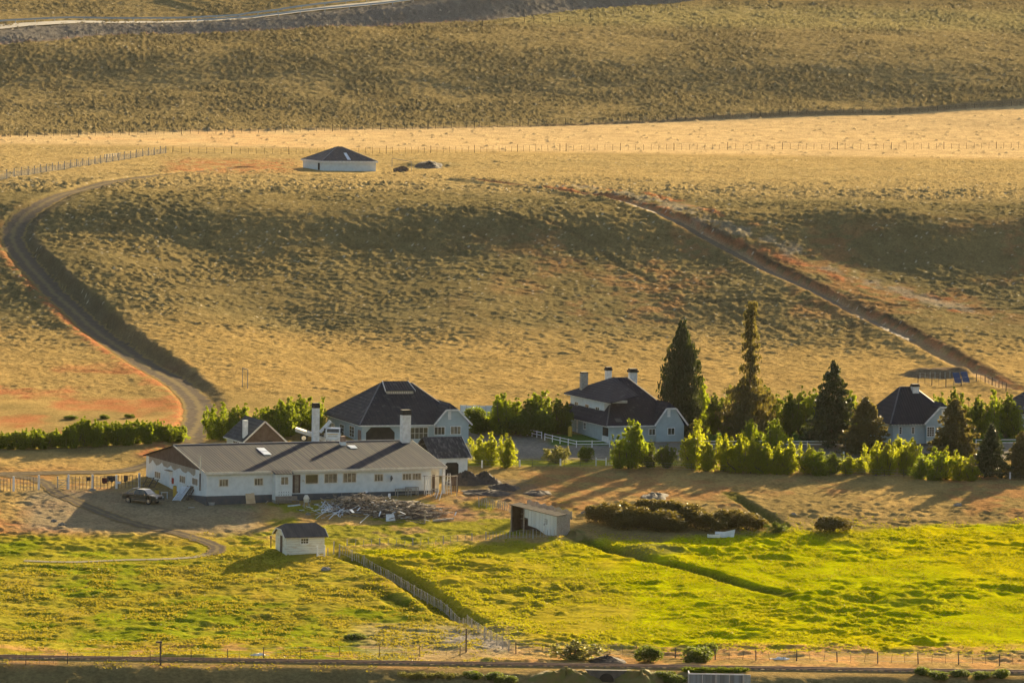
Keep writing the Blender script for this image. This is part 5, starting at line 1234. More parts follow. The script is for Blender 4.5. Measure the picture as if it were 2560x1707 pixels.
def pickup():
    o1 = G(320, 1255); o2 = G(377, 1266); dd = o2 - o1; ang = math.degrees(math.atan2(dd[1], dd[0])); ang = max(-32, min(-18, ang)); F = Fr(o1, ang); c = F.P(-.95, 0, 0); F = Fr((c[0], c[1], (o1[2] + o2[2]) / 2 + .02), ang)
    T = thing('pickup_truck', F.o, 'dark green double-cab pickup parked in the shade at the white gable', 'pickup')
    w = 1.84
    body = [(0, .55), (.12, .48), (.5, .48), (.62, .85), (.95, .98), (1.25, .85), (1.4, .46), (3.6, .42), (3.75, .85), (4.08, .98), (4.4, .85), (4.55, .46), (5.1, .48), (5.22, .62), (5.2, .98), (5.05, 1.08), (3.95, 1.2), (1.75, 1.16), (1.73, 1.12), (.02, 1.12)]
    B = prism(F, body, 0, w, .06).build('body', M['carpaint'], T)
    cab = [(1.78, 1.14), (3.98, 1.18), (3.28, 1.74), (3.0, 1.80), (2.15, 1.80), (1.95, 1.72)]
    C = prism(F, cab, .06, w - .06, .28, 1.15).build('cab', M['carpaint'], T)
    # side glass
    for s, b in ((1, .06), (-1, w - .06)):
        for q in ([(1.98, 1.2), (2.62, 1.2), (2.62, 1.68), (2.08, 1.68)], [(2.7, 1.2), (3.72, 1.2), (3.2, 1.68), (2.7, 1.68)]):
            k = MB(); k.slab([F.P(a, b + s * (.28 * (z - 1.15)) - s * .008, z) for a, z in q], F.b * (-s * .004)); k.build('side_window', M['glass'], C)
    sl = lambda t: (3.98 - .70 * t, 1.18 + .56 * t)
    p = [F.P(sl(.1)[0] + .012, .16, sl(.1)[1]), F.P(sl(.1)[0] + .012, w - .16, sl(.1)[1]), F.P(sl(.95)[0] + .012, w - .27, sl(.95)[1]), F.P(sl(.95)[0] + .012, .27, sl(.95)[1])]
    MB().slab(p, F.a * .006 + F.z * .008).build('windscreen', M['glasssky'], C)
    MB().box(F, .15, 1.65, .1, w - .1, 1.121, 1.135).build('cargo_bed', M['black'], T)
    for a in (.95, 4.08):
        for b in ((-.02, .22), (w + .02, w - .22)): wheel(F, a, b[0], b[1], .38, .39, T)
    r = MB()
    for b in (.2, w - .2):
        r.tube(F.P(1.62, b, 1.1), F.P(1.55, b, 1.85), .04); r.tube(F.P(1.55, b, 1.85), F.P(.5, b, 1.13), .04)
    r.tube(F.P(1.55, .2, 1.85), F.P(1.55, w - .2, 1.85), .04); r.build('roll_bar', M['chrome'], T)
    for b in (.12, w - .42): MB().box(F, 5.16, 5.235, b, b + .3, .78, .96).build('headlight', M['glasslamp'], T)
    MB().box(F, 5.2, 5.3, .08, w - .08, .45, .66).build('bumper', M['chrome'], T); MB().box(F, 5.2, 5.25, .5, w - .5, .7, .95).build('grille', M['black'], T)
    MB().box(F, -.08, -.002, .08, w - .08, .5, .66).build('bumper', M['chrome'], T)
    MB().box(F, 1.45, 3.5, -.07, .02, .36, .44).build('side_step', M['chrome'], T)
    MB().box(F, 3.55, 3.68, -.18, .03, 1.16, 1.34).build('mirror', M['chrome'], T); MB().box(F, 3.55, 3.68, w - .03, w + .18, 1.16, 1.34).build('mirror', M['chrome'], T)
    for a in (2.0, 2.85): MB().box(F, a, a + .2, -.02, .003, 1.02, 1.06).build('door_handle', M['chrome'], T)
    for a in (1.75, 2.66, 3.72): MB().box(F, a, a + .015, -.004, .001, .5, 1.12).build('door_seam', M['black'], B)
    MB().slab([F.P(4.6, -.005, .5), F.P(1.5, -.005, .6), F.P(1.5, -.005, .72), F.P(4.6, -.005, .56)], F.b * .003).build('side_stripe', M['gravelpile'], B)
M['glasssky'] = mat('windscreen_glass', (.16, .19, .20), (.10, .12, .13), 1, .08, .7)
M['glasslamp'] = mat('headlamp_glass', (.65, .67, .68), (.5, .5, .5), 6, .15, .7)
M['lorry'] = mat('lorry_white_paint', (.68, .72, .74), (.55, .58, .58), 1.5, .45)
pickup()
def lorry():
    o = G(800, 1109); F = Fr(o, -2); P = F.P
    T = thing('lorry', o, 'white flatbed lorry with folded crane standing behind the tall left chimney', 'lorry')
    b = 0; a0, _, z0 = F.front(814, 1104); a1, _, z1 = F.front(850, 1071); zl = z1; zt = zl
    # cab faces the camera: width a0..a1
    k = MB(); wd = a1 - a0; D = 1.9
    V = [P(a0, 0, .55), P(a1, 0, .55), P(a1, D, .55), P(a0, D, .55), P(a0, 0, 1.55), P(a1, 0, 1.55), P(a1, D, 1.55), P(a0, D, 1.55), P(a0 + .08, .22, zt), P(a1 - .08, .22, zt), P(a1 - .08, D, zt), P(a0 + .08, D, zt)]
    k.add(V, [(3, 2, 1, 0), (0, 1, 5, 4), (1, 2, 6, 5), (2, 3, 7, 6), (3, 0, 4, 7), (4, 5, 9, 8), (5, 6, 10, 9), (6, 7, 11, 10), (7, 4, 8, 11), (8, 9, 10, 11)]); C = k.build('cab', M['lorry'], T)
    def scr(t0, t1, i0): return [P(a0 + i0, .22 * t0 - .012, 1.55 + (zt - 1.55) * t0), P(a1 - i0, .22 * t0 - .012, 1.55 + (zt - 1.55) * t0), P(a1 - i0 - .05, .22 * t1 - .012, 1.55 + (zt - 1.55) * t1), P(a0 + i0 + .05, .22 * t1 - .012, 1.55 + (zt - 1.55) * t1)]
    MB().slab(scr(.08, .86, .12), F.b * .006).build('windscreen', M['glass'], C)
    MB().slab([P(a0 - .005, .35, 1.6), P(a0 + .05, .4, zt - .2), P(a0 + .05, 1.2, zt - .2), P(a0 - .005, 1.2, 1.6)], F.a * -.01).build('side_window', M['glass'], C)
    MB().box(F, a0 - .03, a1 + .03, -.14, -.01, .5, .8).build('bumper', M['lorry'], T)
    MB().box(F, a0 + .3, a1 - .3, -.03, -.004, .95, 1.2).build('grille', M['steel'], C); MB().box(F, a0 + .25, a1 - .25, -.04, -.004, 1.3, 1.38).build('yellow_band', M['yellow'], C)
    for a in (a0 + .1, a1 - .4): MB().box(F, a, a + .3, -.16, -.142, .56, .74).build('headlight', M['glasslamp'], T)
    for a in (a0 - .25, a1 + .05): MB().box(F, a, a + .2, .1, .2, 1.5, 2.1).build('mirror', M['black'], T)
    # tilted flatbed to the left and behind
    q0 = F.front(738, 1070, 2.5); q1 = F.front(815, 1095, 2.5)
    MB().hexa([P(q0[0], y, q0[2] - .0) if 0 else P(x, y, z) for z_ in (0,) for x, y, z in ((q0[0], 2.5, q0[2] - .45), (q1[0], 2.5, q1[2] - .5), (q1[0], 4.7, q1[2] - .5), (q0[0], 4.7, q0[2] - .45), (q0[0], 2.5, q0[2]), (q1[0], 2.5, q1[2]), (q1[0], 4.7, q1[2]), (q0[0], 4.7, q0[2]))]).build('flatbed', M['cream'], T)
    MB().box(F, q0[0] + .8, a1 - .2, 2.9, 3.1, .7, 1.0).build('chassis_rail', M['black'], T)
    for x in (q0[0] + 1.2, a0 + .2):
        wheel(F, x, 2.55, 2.85, .5, .5, T)
    wheel(F, a1 - .35, 2.1, 2.4, .5, .5, T)
    c = F.front(800, 1080, 2.2); d = F.front(826, 1052, 2.2); e = F.front(812, 1075, 2.2)
    k = MB(); k.bar(P(c[0], 2.2, c[2]), P(d[0], 2.2, d[2]), .35, .45); k.build('crane_arm', M['lorry'], T); MB().bar(P(e[0], 2.2, .8), P(d[0] - .2, 2.2, d[2] - .1), .3, .3).build('crane_mast', M['steel'], T)
lorry()

# ================================================================== CLUTTER ROUND THE LONG HOUSE
def wy(u, v): return G(u, v)
def WB(u, b):
    a = LHF.front(u, 1235, b)[0]; p = LHF.P(a, b, 0); return np.array([p[0], p[1], float(H(p[0], p[1]))])
Zv = lambda z: np.array([0, 0, z])
# leaning ribbed sheets
def leaning(label, u, v, wpx, h, lean, m, n, deg, grp, ww=.09):
    o = G(u, v); F_ = Fr(o, deg); T = thing('leaning_panel', o, label, 'panel', grp)
    k = MB(); wd = wpx / 20.
    k.slab([F_.P(0, 0, 0), F_.P(wd, 0, 0), F_.P(wd + lean * .0, lean, h), F_.P(0, lean, h)], F_.b * .05); P_ = k.build('panel', M[m], T)
    for i in range(n):
        a = wd * (i + .5) / n; MB().bar(F_.P(a, -.03, .05), F_.P(a, lean - .03, h), ww, .04).build('rib', M['steel' if m == 'canvas' else 'woodgrey'], P_)
def hurdle(label, u, v, deg, wd, h, lx, ly, m, slats, grp=None, name='panel_gate'):
    """slatted panel leaning: bottom edge from o along deg, top displaced by (lx,ly)"""
    o = G(u, v); F_ = Fr(o, deg); T = thing(name, o, label, 'panel', grp); t = F_.a * lx + F_.b * ly
    for a in (0, wd): MB().bar(F_.P(a, 0, 0), F_.P(a, 0, h) + t, .07, .07).build('stile', M[m], T)
    for i in range(slats): 
        a = wd * (i + .5) / slats; MB().bar(F_.P(a, -.02, .05), F_.P(a, -.02, h - .05) + t, wd / slats * .62, .03).build('slat', M[m], T)
    for z in (.08, .5, .92): MB().bar(F_.P(0, .04, 0) * (1 - z) + (F_.P(0, .04, h) + t) * z, F_.P(wd, .04, 0) * (1 - z) + (F_.P(wd, .04, h) + t) * z, .05, .07).build('batten', M[m], T)
hurdle('pale ribbed sheet leaning on the gable corner behind the pickup', 431, 1251, -12, 1.0, 1.7, .85, 1.6, 'canvas', 6, 'panels leaning on the gable')
hurdle('dark slatted panel leaning just right of the pale ribbed sheet', 444, 1250, -12, .9, 1.75, .9, 1.4, 'wood', 5, 'panels leaning on the gable')
hurdle('darkest slatted panel leaning nearest the front corner', 456, 1250, -10, .7, 1.75, .8, 1.2, 'wooddark', 4, 'panels leaning on the gable')
hurdle('dark crate panel leaning at the rear corner of the gable', 356, 1216, -25, 1.0, 1.25, .5, .4, 'wooddark', 4, 'dark panels behind the pickup')
hurdle('second dark crate panel standing behind the pickup roof', 371, 1218, -25, .8, 1.1, .5, .4, 'wooddark', 4, 'dark panels behind the pickup')
for i, (u, v, h, r) in enumerate([(437,1241,1.35,.24),(392,1236,.6,.28)]):
    q = G(u, v); T = thing('yellow_drum', q, ['upright yellow cylinder beside the leaning sheets','small yellow drum on the ground behind the pickup bonnet'][i], 'drum'); MB().tube(q, q + Zv(h), r, n=14).build('drum', M['yellow'], T); MB().tube(q + Zv(h), q + Zv(h + .06), r * .8, r * .5, n=12).build('lid', M['brown'], T)
q = G(1425, 1090); T = thing('yellow_gas_tank', q, 'tall yellow gas cylinder at the farmhouse side wall', 'gas cylinder'); MB().tube(q, q + Zv(1.25), .30, n=14).build('cylinder', M['yellow'], T); MB().tube(q + Zv(1.25), q + Zv(1.4), .27, .1, n=14).build('valve_cap', M['yellow'], T)
plant('bush', 1412, 1062, 1088, 26, 'wall_shrub', 'dark shrub against the farmhouse side wall by the gas cylinder', 'shrub')
# sawhorse/trestle near pickup
def trestle(label, u, v, wd, h, m='woodgrey', deg=10):
    o = G(u, v); F_ = Fr(o, deg); T = thing('trestle', o, label, 'trestle', 'trestles in the yard'); MB().bar(F_.P(0, 0, h), F_.P(wd, 0, h), .1, .1).build('beam', M[m], T)
    for a in (.1, wd - .1):
        for b in (-.3, .3): MB().bar(F_.P(a, b, 0), F_.P(a, 0, h), .06, .06).build('leg', M[m], T)
trestle('grey steel trestle right of the pickup bonnet', 402, 1246, .9, .8, 'steel')
trestle('wooden trestle under the right end wall', 1078, 1240, .9, .9, 'woodgrey', 25)
# boards by wall
def board(label, u, v, wd, h, m, deg=23, lean=.35, shift=0., grp='boards leaning on the long wall'):
    o = WB(u, -.45); F_ = Fr(o, deg); k = MB(); k.slab([F_.P(0, 0, 0), F_.P(wd, 0, 0), F_.P(wd - shift, lean, h), F_.P(-shift, lean, h)], F_.b * .03); ob = k.build('board', M[m]); tag(ob, label, 'board', grp)
board('plywood board with pale top leaning left of the porch', 616, 1252, .85, 1.25, 'ply'); board('second warmer plywood board with a notch beside the pale one', 632, 1250, .4, 1.3, 'ply', shift=.1)
def stick(label, p, q, w_, m, grp='loose timber in the yard', name='timber'):
    A = G(*p[:2]) + Zv(p[2]); B = G(*q[:2]) + Zv(q[2]); o = MB().bar(A, B, w_, w_).build(name, M[m]); tag(o, label, 'timber', grp)
stick('thin white lath leaning against the wall right of the plywood', (652,1252,0), (646,1245,.95), .05, 'white')
stick('long thin timber lying below the porch corner', (664,1258,.05), (690,1245,.5), .07, 'woodgrey')
stick('short white plank flat on the ground below the long wall', (471,1270,.05), (486,1269,.05), .16, 'woodgrey')
stick('pale plank on the grass in front of the porch bench', (720,1266,.06), (750,1263,.06), .18, 'canvas'); stick('long pale plank lying left of the debris pile', (802,1248,.08), (833,1246,.1), .10, 'woodgrey')
q = G(528, 1262); T = thing('basin', q, 'grey oval tub on the ground below the long wall', 'tub'); k = MB(); k.tube(q, q + Zv(.38), .38, .48, n=16, cap=False); k.tube(q + Zv(.02), q + Zv(.03), .38, n=16); k.build('shell', M['steel'], T); MB().tube(q + Zv(.36), q + Zv(.41), .50, n=16, cap=False).build('rim', M['concrete'], T)
def bench(label, u, v, wd, h, dep, deg=23, m='wood', back=.0):
    o = WB(u, -dep - (1.5 if back else .3)); F_ = Fr(o, deg); T = thing('work_bench', o, label, 'bench', 'benches along the long wall')
    for i in range(3): MB().box(F_, 0, wd, dep * i / 3 + .01, dep * (i + 1) / 3 - .01, h - .06, h).build('top_board', M[m], T)
    for a in (.05, wd - .13):
        for b in (.02, dep - .1): MB().box(F_, a, a + .09, b, b + .09, -.2, h - .061).build('leg', M[m], T)
    MB().box(F_, .14, wd - .14, .03, .07, h * .35, h * .35 + .09).build('rail', M[m], T)
    if back:
        MB().box(F_, 0, wd, dep - .05, dep, h, h + back).build('back_board', M[m], T)
bench('low wooden deck bench in front of the porch', 695, 1257, 2.9, .55, .9, m='wood', back=.45)
bench('tall work bench of grey timber near the right end wall', 993, 1243, 2.0, 1.0, .9, m='woodgrey'); bench('second timber bench standing by the first near the dish', 1018, 1238, 1.6, 1.15, .8, m='woodgrey')
def mixer():
    o = G(760, 1268); F_ = Fr(o, 20); T = thing('cement_mixer', o, 'pale cement mixer on a frame in front of the porch', 'cement mixer'); P = F_.P
    for a in (0, .8): 
        for b in (0, .6): MB().bar(P(a, b, 0), P(.4 + (a - .4) * .5, .3, .75), .06, .06).build('leg', M['woodgrey'], T)
    MB().bar(P(0, .3, .72), P(.85, .3, .72), .08, .08).build('frame', M['steel'], T)
    k = MB(); k.tube(P(.4, .3, .65), P(.38, .25, 1.1), .28, .40, n=14); k.tube(P(.38, .25, 1.1), P(.34, .2, 1.5), .40, .2, n=14); k.build('drum', M['cream'], T); MB().tube(P(.9, .3, .6), P(.9, .3, .95), .03).build('handle', M['steel'], T)
mixer()
def ladder(label, u, v, h, deg=15):
    o = WB(u, -1.2); F_ = Fr(o, deg); T = thing('step_ladder', o, label, 'ladder', 'step ladders by the verandah'); P = F_.P
    for s in (0, 1):
        for a in (0, 1): MB().bar(P(-.28 + .56 * a, -.35 + .9 * s, 0), P(-.14 + .28 * a, 0.05, h), .05, .05).build('stile', M['white'], T)
    for i in range(6): z = h * (i + 1) / 7; t = z / h; MB().bar(P(-.26 + .12 * t, -.35 + .38 * t, z), P(.26 - .12 * t, -.35 + .38 * t, z), .04, .05).build('tread', M['white'], T)
ladder('white step ladder left of the verandah post against the wall', 1069, 1238, 2.5); ladder('white step ladder right of the verandah post', 1122, 1244, 2.7)
def scaffold():
    o = WB(1057, -.9); F_ = Fr(o, 6); T = thing('plank_platform', o, 'thin plank platform on props across the right end of the house', 'scaffold'); P = F_.P; L = F_.front(1144, 1192)[0]; z = F_.front(1100, 1190)[2]
    MB().box(F_, 0, L, 0, .3, z, z + .06).build('plank', M['wood'], T)
    for a in (.15, L * .55, L - .1): MB().box(F_, a, a + .09, .1, .19, -.3, z - .005).build('prop', M['woodgrey'], T)
scaffold()
hurdle('brown board panel standing under the right end of the platform', 1127, 1230, 10, .9, 2.2, 0, .1, 'brown', 4, None)
for i, (u, v, l) in enumerate([(1090,1246,.9),(1098,1250,1.1),(1086,1240,.8)]):
    stick(['crossed white batten leaning at the verandah post foot','longer white batten leaning at the verandah post','third batten leaning by the wooden trestle'][i], (u, v, 0), (u + 7, v - 3, l), .07, 'white', 'battens at the verandah post')
# debris pile
def debris():
    rs = np.random.RandomState(4); k = MB(); c = G(960, 1283); top = []
    def pil(u, v, n, ru, rv, h, lmin, lmax, up):
        for i in range(n):
            uu = u + rs.normal() * ru * .42; vv = v + rs.normal() * rv * .42; q = G0(uu, vv); f = math.exp(-((uu - u) / ru) ** 2 * 1.3 - ((vv - v) / rv) ** 2); z = h * f * rs.rand() ** .6
            an = rs.rand() * 3.1416 if rs.rand() < .5 else rs.normal() * .25; L = rs.uniform(lmin, lmax); dz = rs.normal() * up * L
            d = np.array([math.cos(an) * L / 2, math.sin(an) * L / 2, dz / 2]); p = q + Zv(z + .05); k.bar(p - d, p + d, rs.uniform(.05, .16), rs.uniform(.03, .10))
    pil(900, 1272, 330, 105, 20, 1.7, .7, 2.6, .25); pil(1000, 1284, 420, 105, 18, 1.5, 1.0, 3.6, .12)
    o = k.build('debris_pile', M['debris']); tag(o, 'long heap of broken planks and laths in front of the long house', 'debris', None, 'stuff')
    k = MB(); rs = np.random.RandomState(9)
    for i in range(90):
        uu = 832 + rs.normal() * 22; vv = 1279 + rs.normal() * 6; q = G0(uu, vv); an = rs.normal() * .9 + .4; L = rs.uniform(.6, 1.9); z = .6 * rs.rand(); d = np.array([math.cos(an) * L / 2, math.sin(an) * L / 2, rs.normal() * .2 * L]); k.bar(q + Zv(z + .1) - d, q + Zv(z + .1) + d, .10, .05)
    for i in range(55):
        uu = 950 + rs.normal() * 75; vv = 1282 + rs.normal() * 11; q = G0(uu, vv); an = rs.rand() * 3.14; L = rs.uniform(.25, 1.1); d = np.array([math.cos(an) * L / 2, math.sin(an) * L / 2, rs.normal() * .12 * L]); z = 1.35 * math.exp(-((uu - 950) / 110) ** 2) * rs.rand() ** .5
        k.bar(q + Zv(z + .1) - d, q + Zv(z + .1) + d, rs.uniform(.05, .35), .05)
    o = k.build('white_laths', M['canvas']); tag(o, 'scatter of white painted laths and scraps over the heap', 'debris', None, 'stuff')
    k = MB()
    for j, (uu, vv, ru, h) in enumerate(((900, 1276, 85, 1.15), (1010, 1288, 95, 1.05))):
        q = G0(uu, vv); k.blob(q - Zv(.2), (ru / 20, 2.6, h), j, 22, 7, .15)
    o = k.build('rubble_core', M['brown'], smooth=False); tag(o, 'dark rubble mound underneath the broken planks', 'rubble', None, 'stuff')
M['debris'] = mat('mixed_old_boards', (.36, .30, .23), (.09, .07, .05), 2.2, .9, lo=.42, hi=.58, detail=3)
debris()
def sheetpc(label, u, v, z, w1, h1, rx, m='canvas', yaw=0, name='panel_scrap'):
    q = G(u, v) + Zv(z); F_ = Fr(q, yaw); k = MB(); k.slab([F_.P(0, 0, 0), F_.P(w1, 0, .1), F_.P(w1 * .92, rx, h1), F_.P(w1 * .1, rx, h1 * .95)], F_.b * .04); o = k.build(name, M[m]); tag(o, label, 'scrap panel', 'scrap panels on the debris heap')
sheetpc('pale blue scrap panel tilted on the left half of the heap', 896, 1272, .7, .75, .55, .4); sheetpc('crumpled white sheet at the front foot of the heap', 965, 1303, .0, 1.2, .85, .7, 'white', 12)
sheetpc('small white box scrap on the crest of the heap', 914, 1256, 1.2, .35, .35, .2, 'white', 30); sheetpc('white scrap panel standing on the right crest', 970, 1262, 1.0, .35, .45, .2, 'white', 10); sheetpc('long white scrap strip right of the crumpled sheet', 1000, 1298, .1, 1.2, .25, .5, 'canvas', -20)
sheetpc('brown slatted shutter lying on the heap', 906, 1268, .6, .7, .95, .7, 'wood', -35)
stick('upright post stub at the right front of the heap', (1062, 1307, 0), (1062, 1307, 1.6), .18, 'wood', 'timbers at the debris heap'); stick('long pale plank along the right foot of the heap', (1083, 1304, .15), (1134, 1299, .15), .18, 'woodgrey', 'timbers at the debris heap'); stick('thin white pole lying in front of the heap', (900,1308,.05), (924,1293,.4), .06, 'white', 'timbers at the debris heap')
# soil and gravel heaps
M['grassm'] = mat('rough_grass', (.15, .14, .025), (.19, .13, .04), 1.2, .95, bmp=.2, detail=6)
def heap(label, u, v, ru, rd, h, m, seed, name='soil_heap', grp='soil heaps', cat_='heap'):
    q = G(u, v); k = MB(); n = 36; mm = 14; rs = np.random.RandomState(seed); V = []; F_ = []
    for j in range(mm + 1):
        r = j / mm
        for i in range(n):
            t = 2 * math.pi * i / n; kx = 1 + .16 * math.sin(2 * t + seed) + .08 * math.sin(5 * t + seed * 2); x = q[0] + ru / 20. * r * kx * math.cos(t); y = q[1] + rd * r * kx * math.sin(t)
            z = h * max(0., math.cos(r * 1.5708)) ** 1.3 * (1 + .25 * math.sin(3 * t + seed + 4 * r)) + rs.normal() * .09 * h * (r < .97) - .12 * (r > .97); V.append((x, y, float(H(x, y)) + z))
    for j in range(mm):
        for i in range(n): F_.append((j * n + i, (j + 1) * n + i, (j + 1) * n + (i + 1) % n, j * n + (i + 1) % n))
    k.add(V, F_); o = k.build(name, M[m], smooth=True); tag(o, label, cat_, grp)
heap('tall dark soil heap touching the right end of the long house', 1163, 1209, 50, 2.4, 1.35, 'earth', 1); heap('second dark soil heap with a sharp peak', 1210, 1206, 44, 2.4, 1.15, 'earth', 2); heap('flat dark soil heap right of the peaked one', 1262, 1220, 46, 2.4, .5, 'earth', 3)
heap('long low soil spill below the three heaps', 1215, 1232, 75, 2.4, .35, 'earth', 4); heap('small scattered soil spill at the right', 1345, 1232, 42, 1.8, .3, 'earth', 5)
heap('grey gravel mound on the dry pasture above the thicket', 1637, 1241, 38, 3, .42, 'gravelpile', 6, 'gravel_mound', None, 'mound')
heap('dark earth mound between the railway bushes', 1515, 1650, 36, 2.5, .42, 'earth', 8, 'earth_mound', None, 'mound')
heap('shaded earth bank beside the tank house frame', 1075, 416, 62, 6, .8, 'earth', 9, 'earth_mound', None, 'mound'); heap('bare mound right of the corrugated shelter', 1440, 1335, 40, 4, .9, 'stonesoil', 10, 'earth_mound', None, 'mound') if 'stonesoil' in M else heap('bare mound right of the corrugated shelter', 1436, 1338, 30, 3, .5, 'grassm', 10, 'earth_mound', None, 'mound')
# stones
for i, (u, v, r, lb) in enumerate([(815,1425,.55,'dark boulder in the grass below the garden shed'),(1463,1284,.5,'grey boulder at the left end of the gorse thicket'),(155,1312,.45,'boulder at the tip of the house shadow, lower one'),(135,1302,.32,'smaller boulder at the tip of the house shadow'),(2395,1263,.45,'dark boulder on the dry pasture at the right'),(1984,1286,.35,'boulder on the dry pasture right of the dry ditch'),(230,1226,.4,'dark lump under the laundry fence'),(770,1285,.3,'pale stone left of the debris heap'),(1126,1388,.01,'')][:8]):
    q = G(u, v); o = MB().blob(q - Zv(.1), (r * 1.3, r, r * .9), i + 3, 12, 6, .2).build('boulder', M['stone']); tag(o, lb, 'boulder', 'boulders')
for i, (u, v, lb) in enumerate([(648,1639,'crumpled white sheet on the grass above the railway, left side'),(1950,1648,'crumpled white plastic on the fence line, right side')]):
    q = G(u, v); o = MB().blob(q, (.9, .35, .22), i + 30, 14, 5, .5).build('plastic_sheet', M['white']); tag(o, lb, 'litter')
# laundry
def cloth(label, u, v, wd, hh, m, deg=0, seed=0):
    q = G(u, v + 14); F_ = Fr(G(u, 1223.5), deg); a, _, z = F_.front(u, v, -.12); rs = np.random.RandomState(seed); n = 7; k = MB(); top = [F_.P(a + wd * i / n, -.12, z) for i in range(n + 1)]; bot = [F_.P(a + wd * i / n, -.12 - .06 * (i % 2), z - hh * (.8 + .3 * rs.rand())) for i in range(n + 1)]
    k.add(top + bot, [(i, i + 1, n + 2 + i, n + 1 + i) for i in range(n)]); o = k.build('laundry', M[m]); md = o.modifiers.new('thick', 'SOLIDIFY'); md.thickness = .03; tag(o, label, 'laundry', 'laundry on the yard fence')
M['clothdark'] = mat('dark_cloth', (.03, .03, .035), (.05, .045, .045), 4, .9); M['clothred'] = mat('dark_red_cloth', (.13, .04, .03), (.08, .03, .025), 4, .9)
cloth('small dark garment hanging on the left of the yard fence', 217, 1192, .5, .55, 'clothdark', seed=1); cloth('dark red garment hanging on the yard fence', 255, 1194, .65, .8, 'clothred', seed=2); cloth('wide dark garment next to the dark red one', 268, 1189, 1.0, .75, 'clothdark', seed=3)
cloth('dark garment hanging near the right end of the yard fence', 310, 1188, .5, .8, 'clothdark', seed=4); cloth('small pale cloth hanging between dark garments', 292, 1203, .5, .3, 'canvas', seed=5)
# solar panels
for i, (u, v, lb) in enumerate([(2388, 962, 'blue tilted solar panel, the left one of the pair'), (2408, 960, 'blue tilted solar panel, the right one of the pair')]):
    q = G(u, v); F_ = Fr(q, 12); T = thing('solar_panel', q, lb, 'solar panel', 'solar panels'); P = F_.P; k = MB(); k.slab([P(0, 0, .3), P(1.1, 0, .3), P(.85, .9, 1.9), P(-.25, .9, 1.9)], F_.b * .05); p = k.build('panel', M['solar'], T)
    MB().bar(P(0, -.02, .3), P(1.1, -.02, .3), .04, .05).build('frame', M['steel'], p)
    for a in (.1, .8): MB().bar(P(a, .9, -.2), P(a - .05, .9, 1.7), .07, .07).build('leg', M['steel'], T)
# metal scrap near gorse
q = G(1788, 1346); T = thing('water_trough', q, 'small white trough on the grass below the gorse thicket', 'trough'); F_ = Fr(q, 5); MB().box(F_, -.9, .6, 0, .6, .12, .5).build('basin', M['white'], T); MB().box(F_, -.2, .1, .2, .4, -.1, .115).build('foot', M['concrete'], T); MB().box(F_, -.8, .5, .08, .52, .501, .51).build('water', M['glass'], T)
q = G(1788, 1344); F_ = Fr(q, 8); k = MB(); k.slab([F_.P(0, 0, 0), F_.P(2.3, 0, .1), F_.P(2.5, .2, 1.0), F_.P(1.2, .2, .72), F_.P(0, .2, .75)], F_.b * .04); o = k.build('metal_sheet', M['canvas']); tag(o, 'bent pale metal sheet standing beside the white trough', 'metal sheet')
q = G(1027, 431); F_ = Fr(q, 10); o = MB().blob(q + np.array([-2.2, 0, 0]), (1.8, 1.2, 1.2), 5, 14, 6, .2).build('rubble_heap', M['brown']); tag(o, 'brown rubble heap inside the white pipe frame', 'heap')

# ================================================================== HIGHWAY, TRACKS, RAILWAY
def ribbon(name, P, wd, m, lift=.05, jit=.0, rows=5, zf=None, seed=0):
    P = [np.array(p[:2], float) for p in P]; V = []; n = len(P); rs = np.random.RandomState(seed)
    for i in range(n):
        t = P[min(n - 1, i + 1)] - P[max(0, i - 1)]; t = t / np.linalg.norm(t); nn = np.array([-t[1], t[0]]); wl = wd * (1 + jit * rs.normal()); wr = wd * (1 + jit * rs.normal())
        for j in range(rows): s = -wl + (wl + wr) * j / (rows - 1); q = P[i] + nn * s; V.append((q[0], q[1], (float(H(q[0], q[1])) if zf is None else zf(q[0], q[1])) + lift))
    F_ = [(i * rows + j, i * rows + j + 1, (i + 1) * rows + j + 1, (i + 1) * rows + j) for i in range(n - 1) for j in range(rows - 1)]
    o = np_mesh(name, V, F_, m, smooth=True); o['kind'] = 'structure'; a_ = o.data.attributes.new('across', 'FLOAT', 'POINT'); a_.data.foreach_set('value', np.tile(np.linspace(-1, 1, rows), n).astype(np.float32)); return o
def dens(P, step):
    P = [np.array(p[:2], float) for p in P]; out = []
    for i in range(len(P) - 1):
        L = np.linalg.norm(P[i + 1] - P[i]); m_ = max(1, int(L / step)); out += [P[i] + (P[i + 1] - P[i]) * k / m_ for k in range(m_)]
    return out + [P[-1]]
M['track'] = track_mat('dirt_track', (.165, .135, .100), (.105, .085, .062), (.21, .165, .09), (.24, .175, .075))
ribbon('dirt_track', dens(ROAD_L[:-8], .8), 2.35, M['track'], .06, .10, 7)
ribbon('dirt_track', dens(ROAD_R[:-14], .8), .65, mat('earth_track', (.19, .135, .075), (.12, .085, .05), 1.3, .95), .06, .16, 5)
ribbon('dirt_track', dens(TR1, .8), 1.7, M['track'], .06, .09, 7)
ribbon('farm_track', dens(TR2, .8)[:92], 1.05, M['track'], .06, .12, 5); ribbon('farm_track', dens(TR2, .8)[91:], .5, mat('grassy_track', (.09, .075, .02), (.13, .10, .025), 1.2, .95), .05, .16, 5)
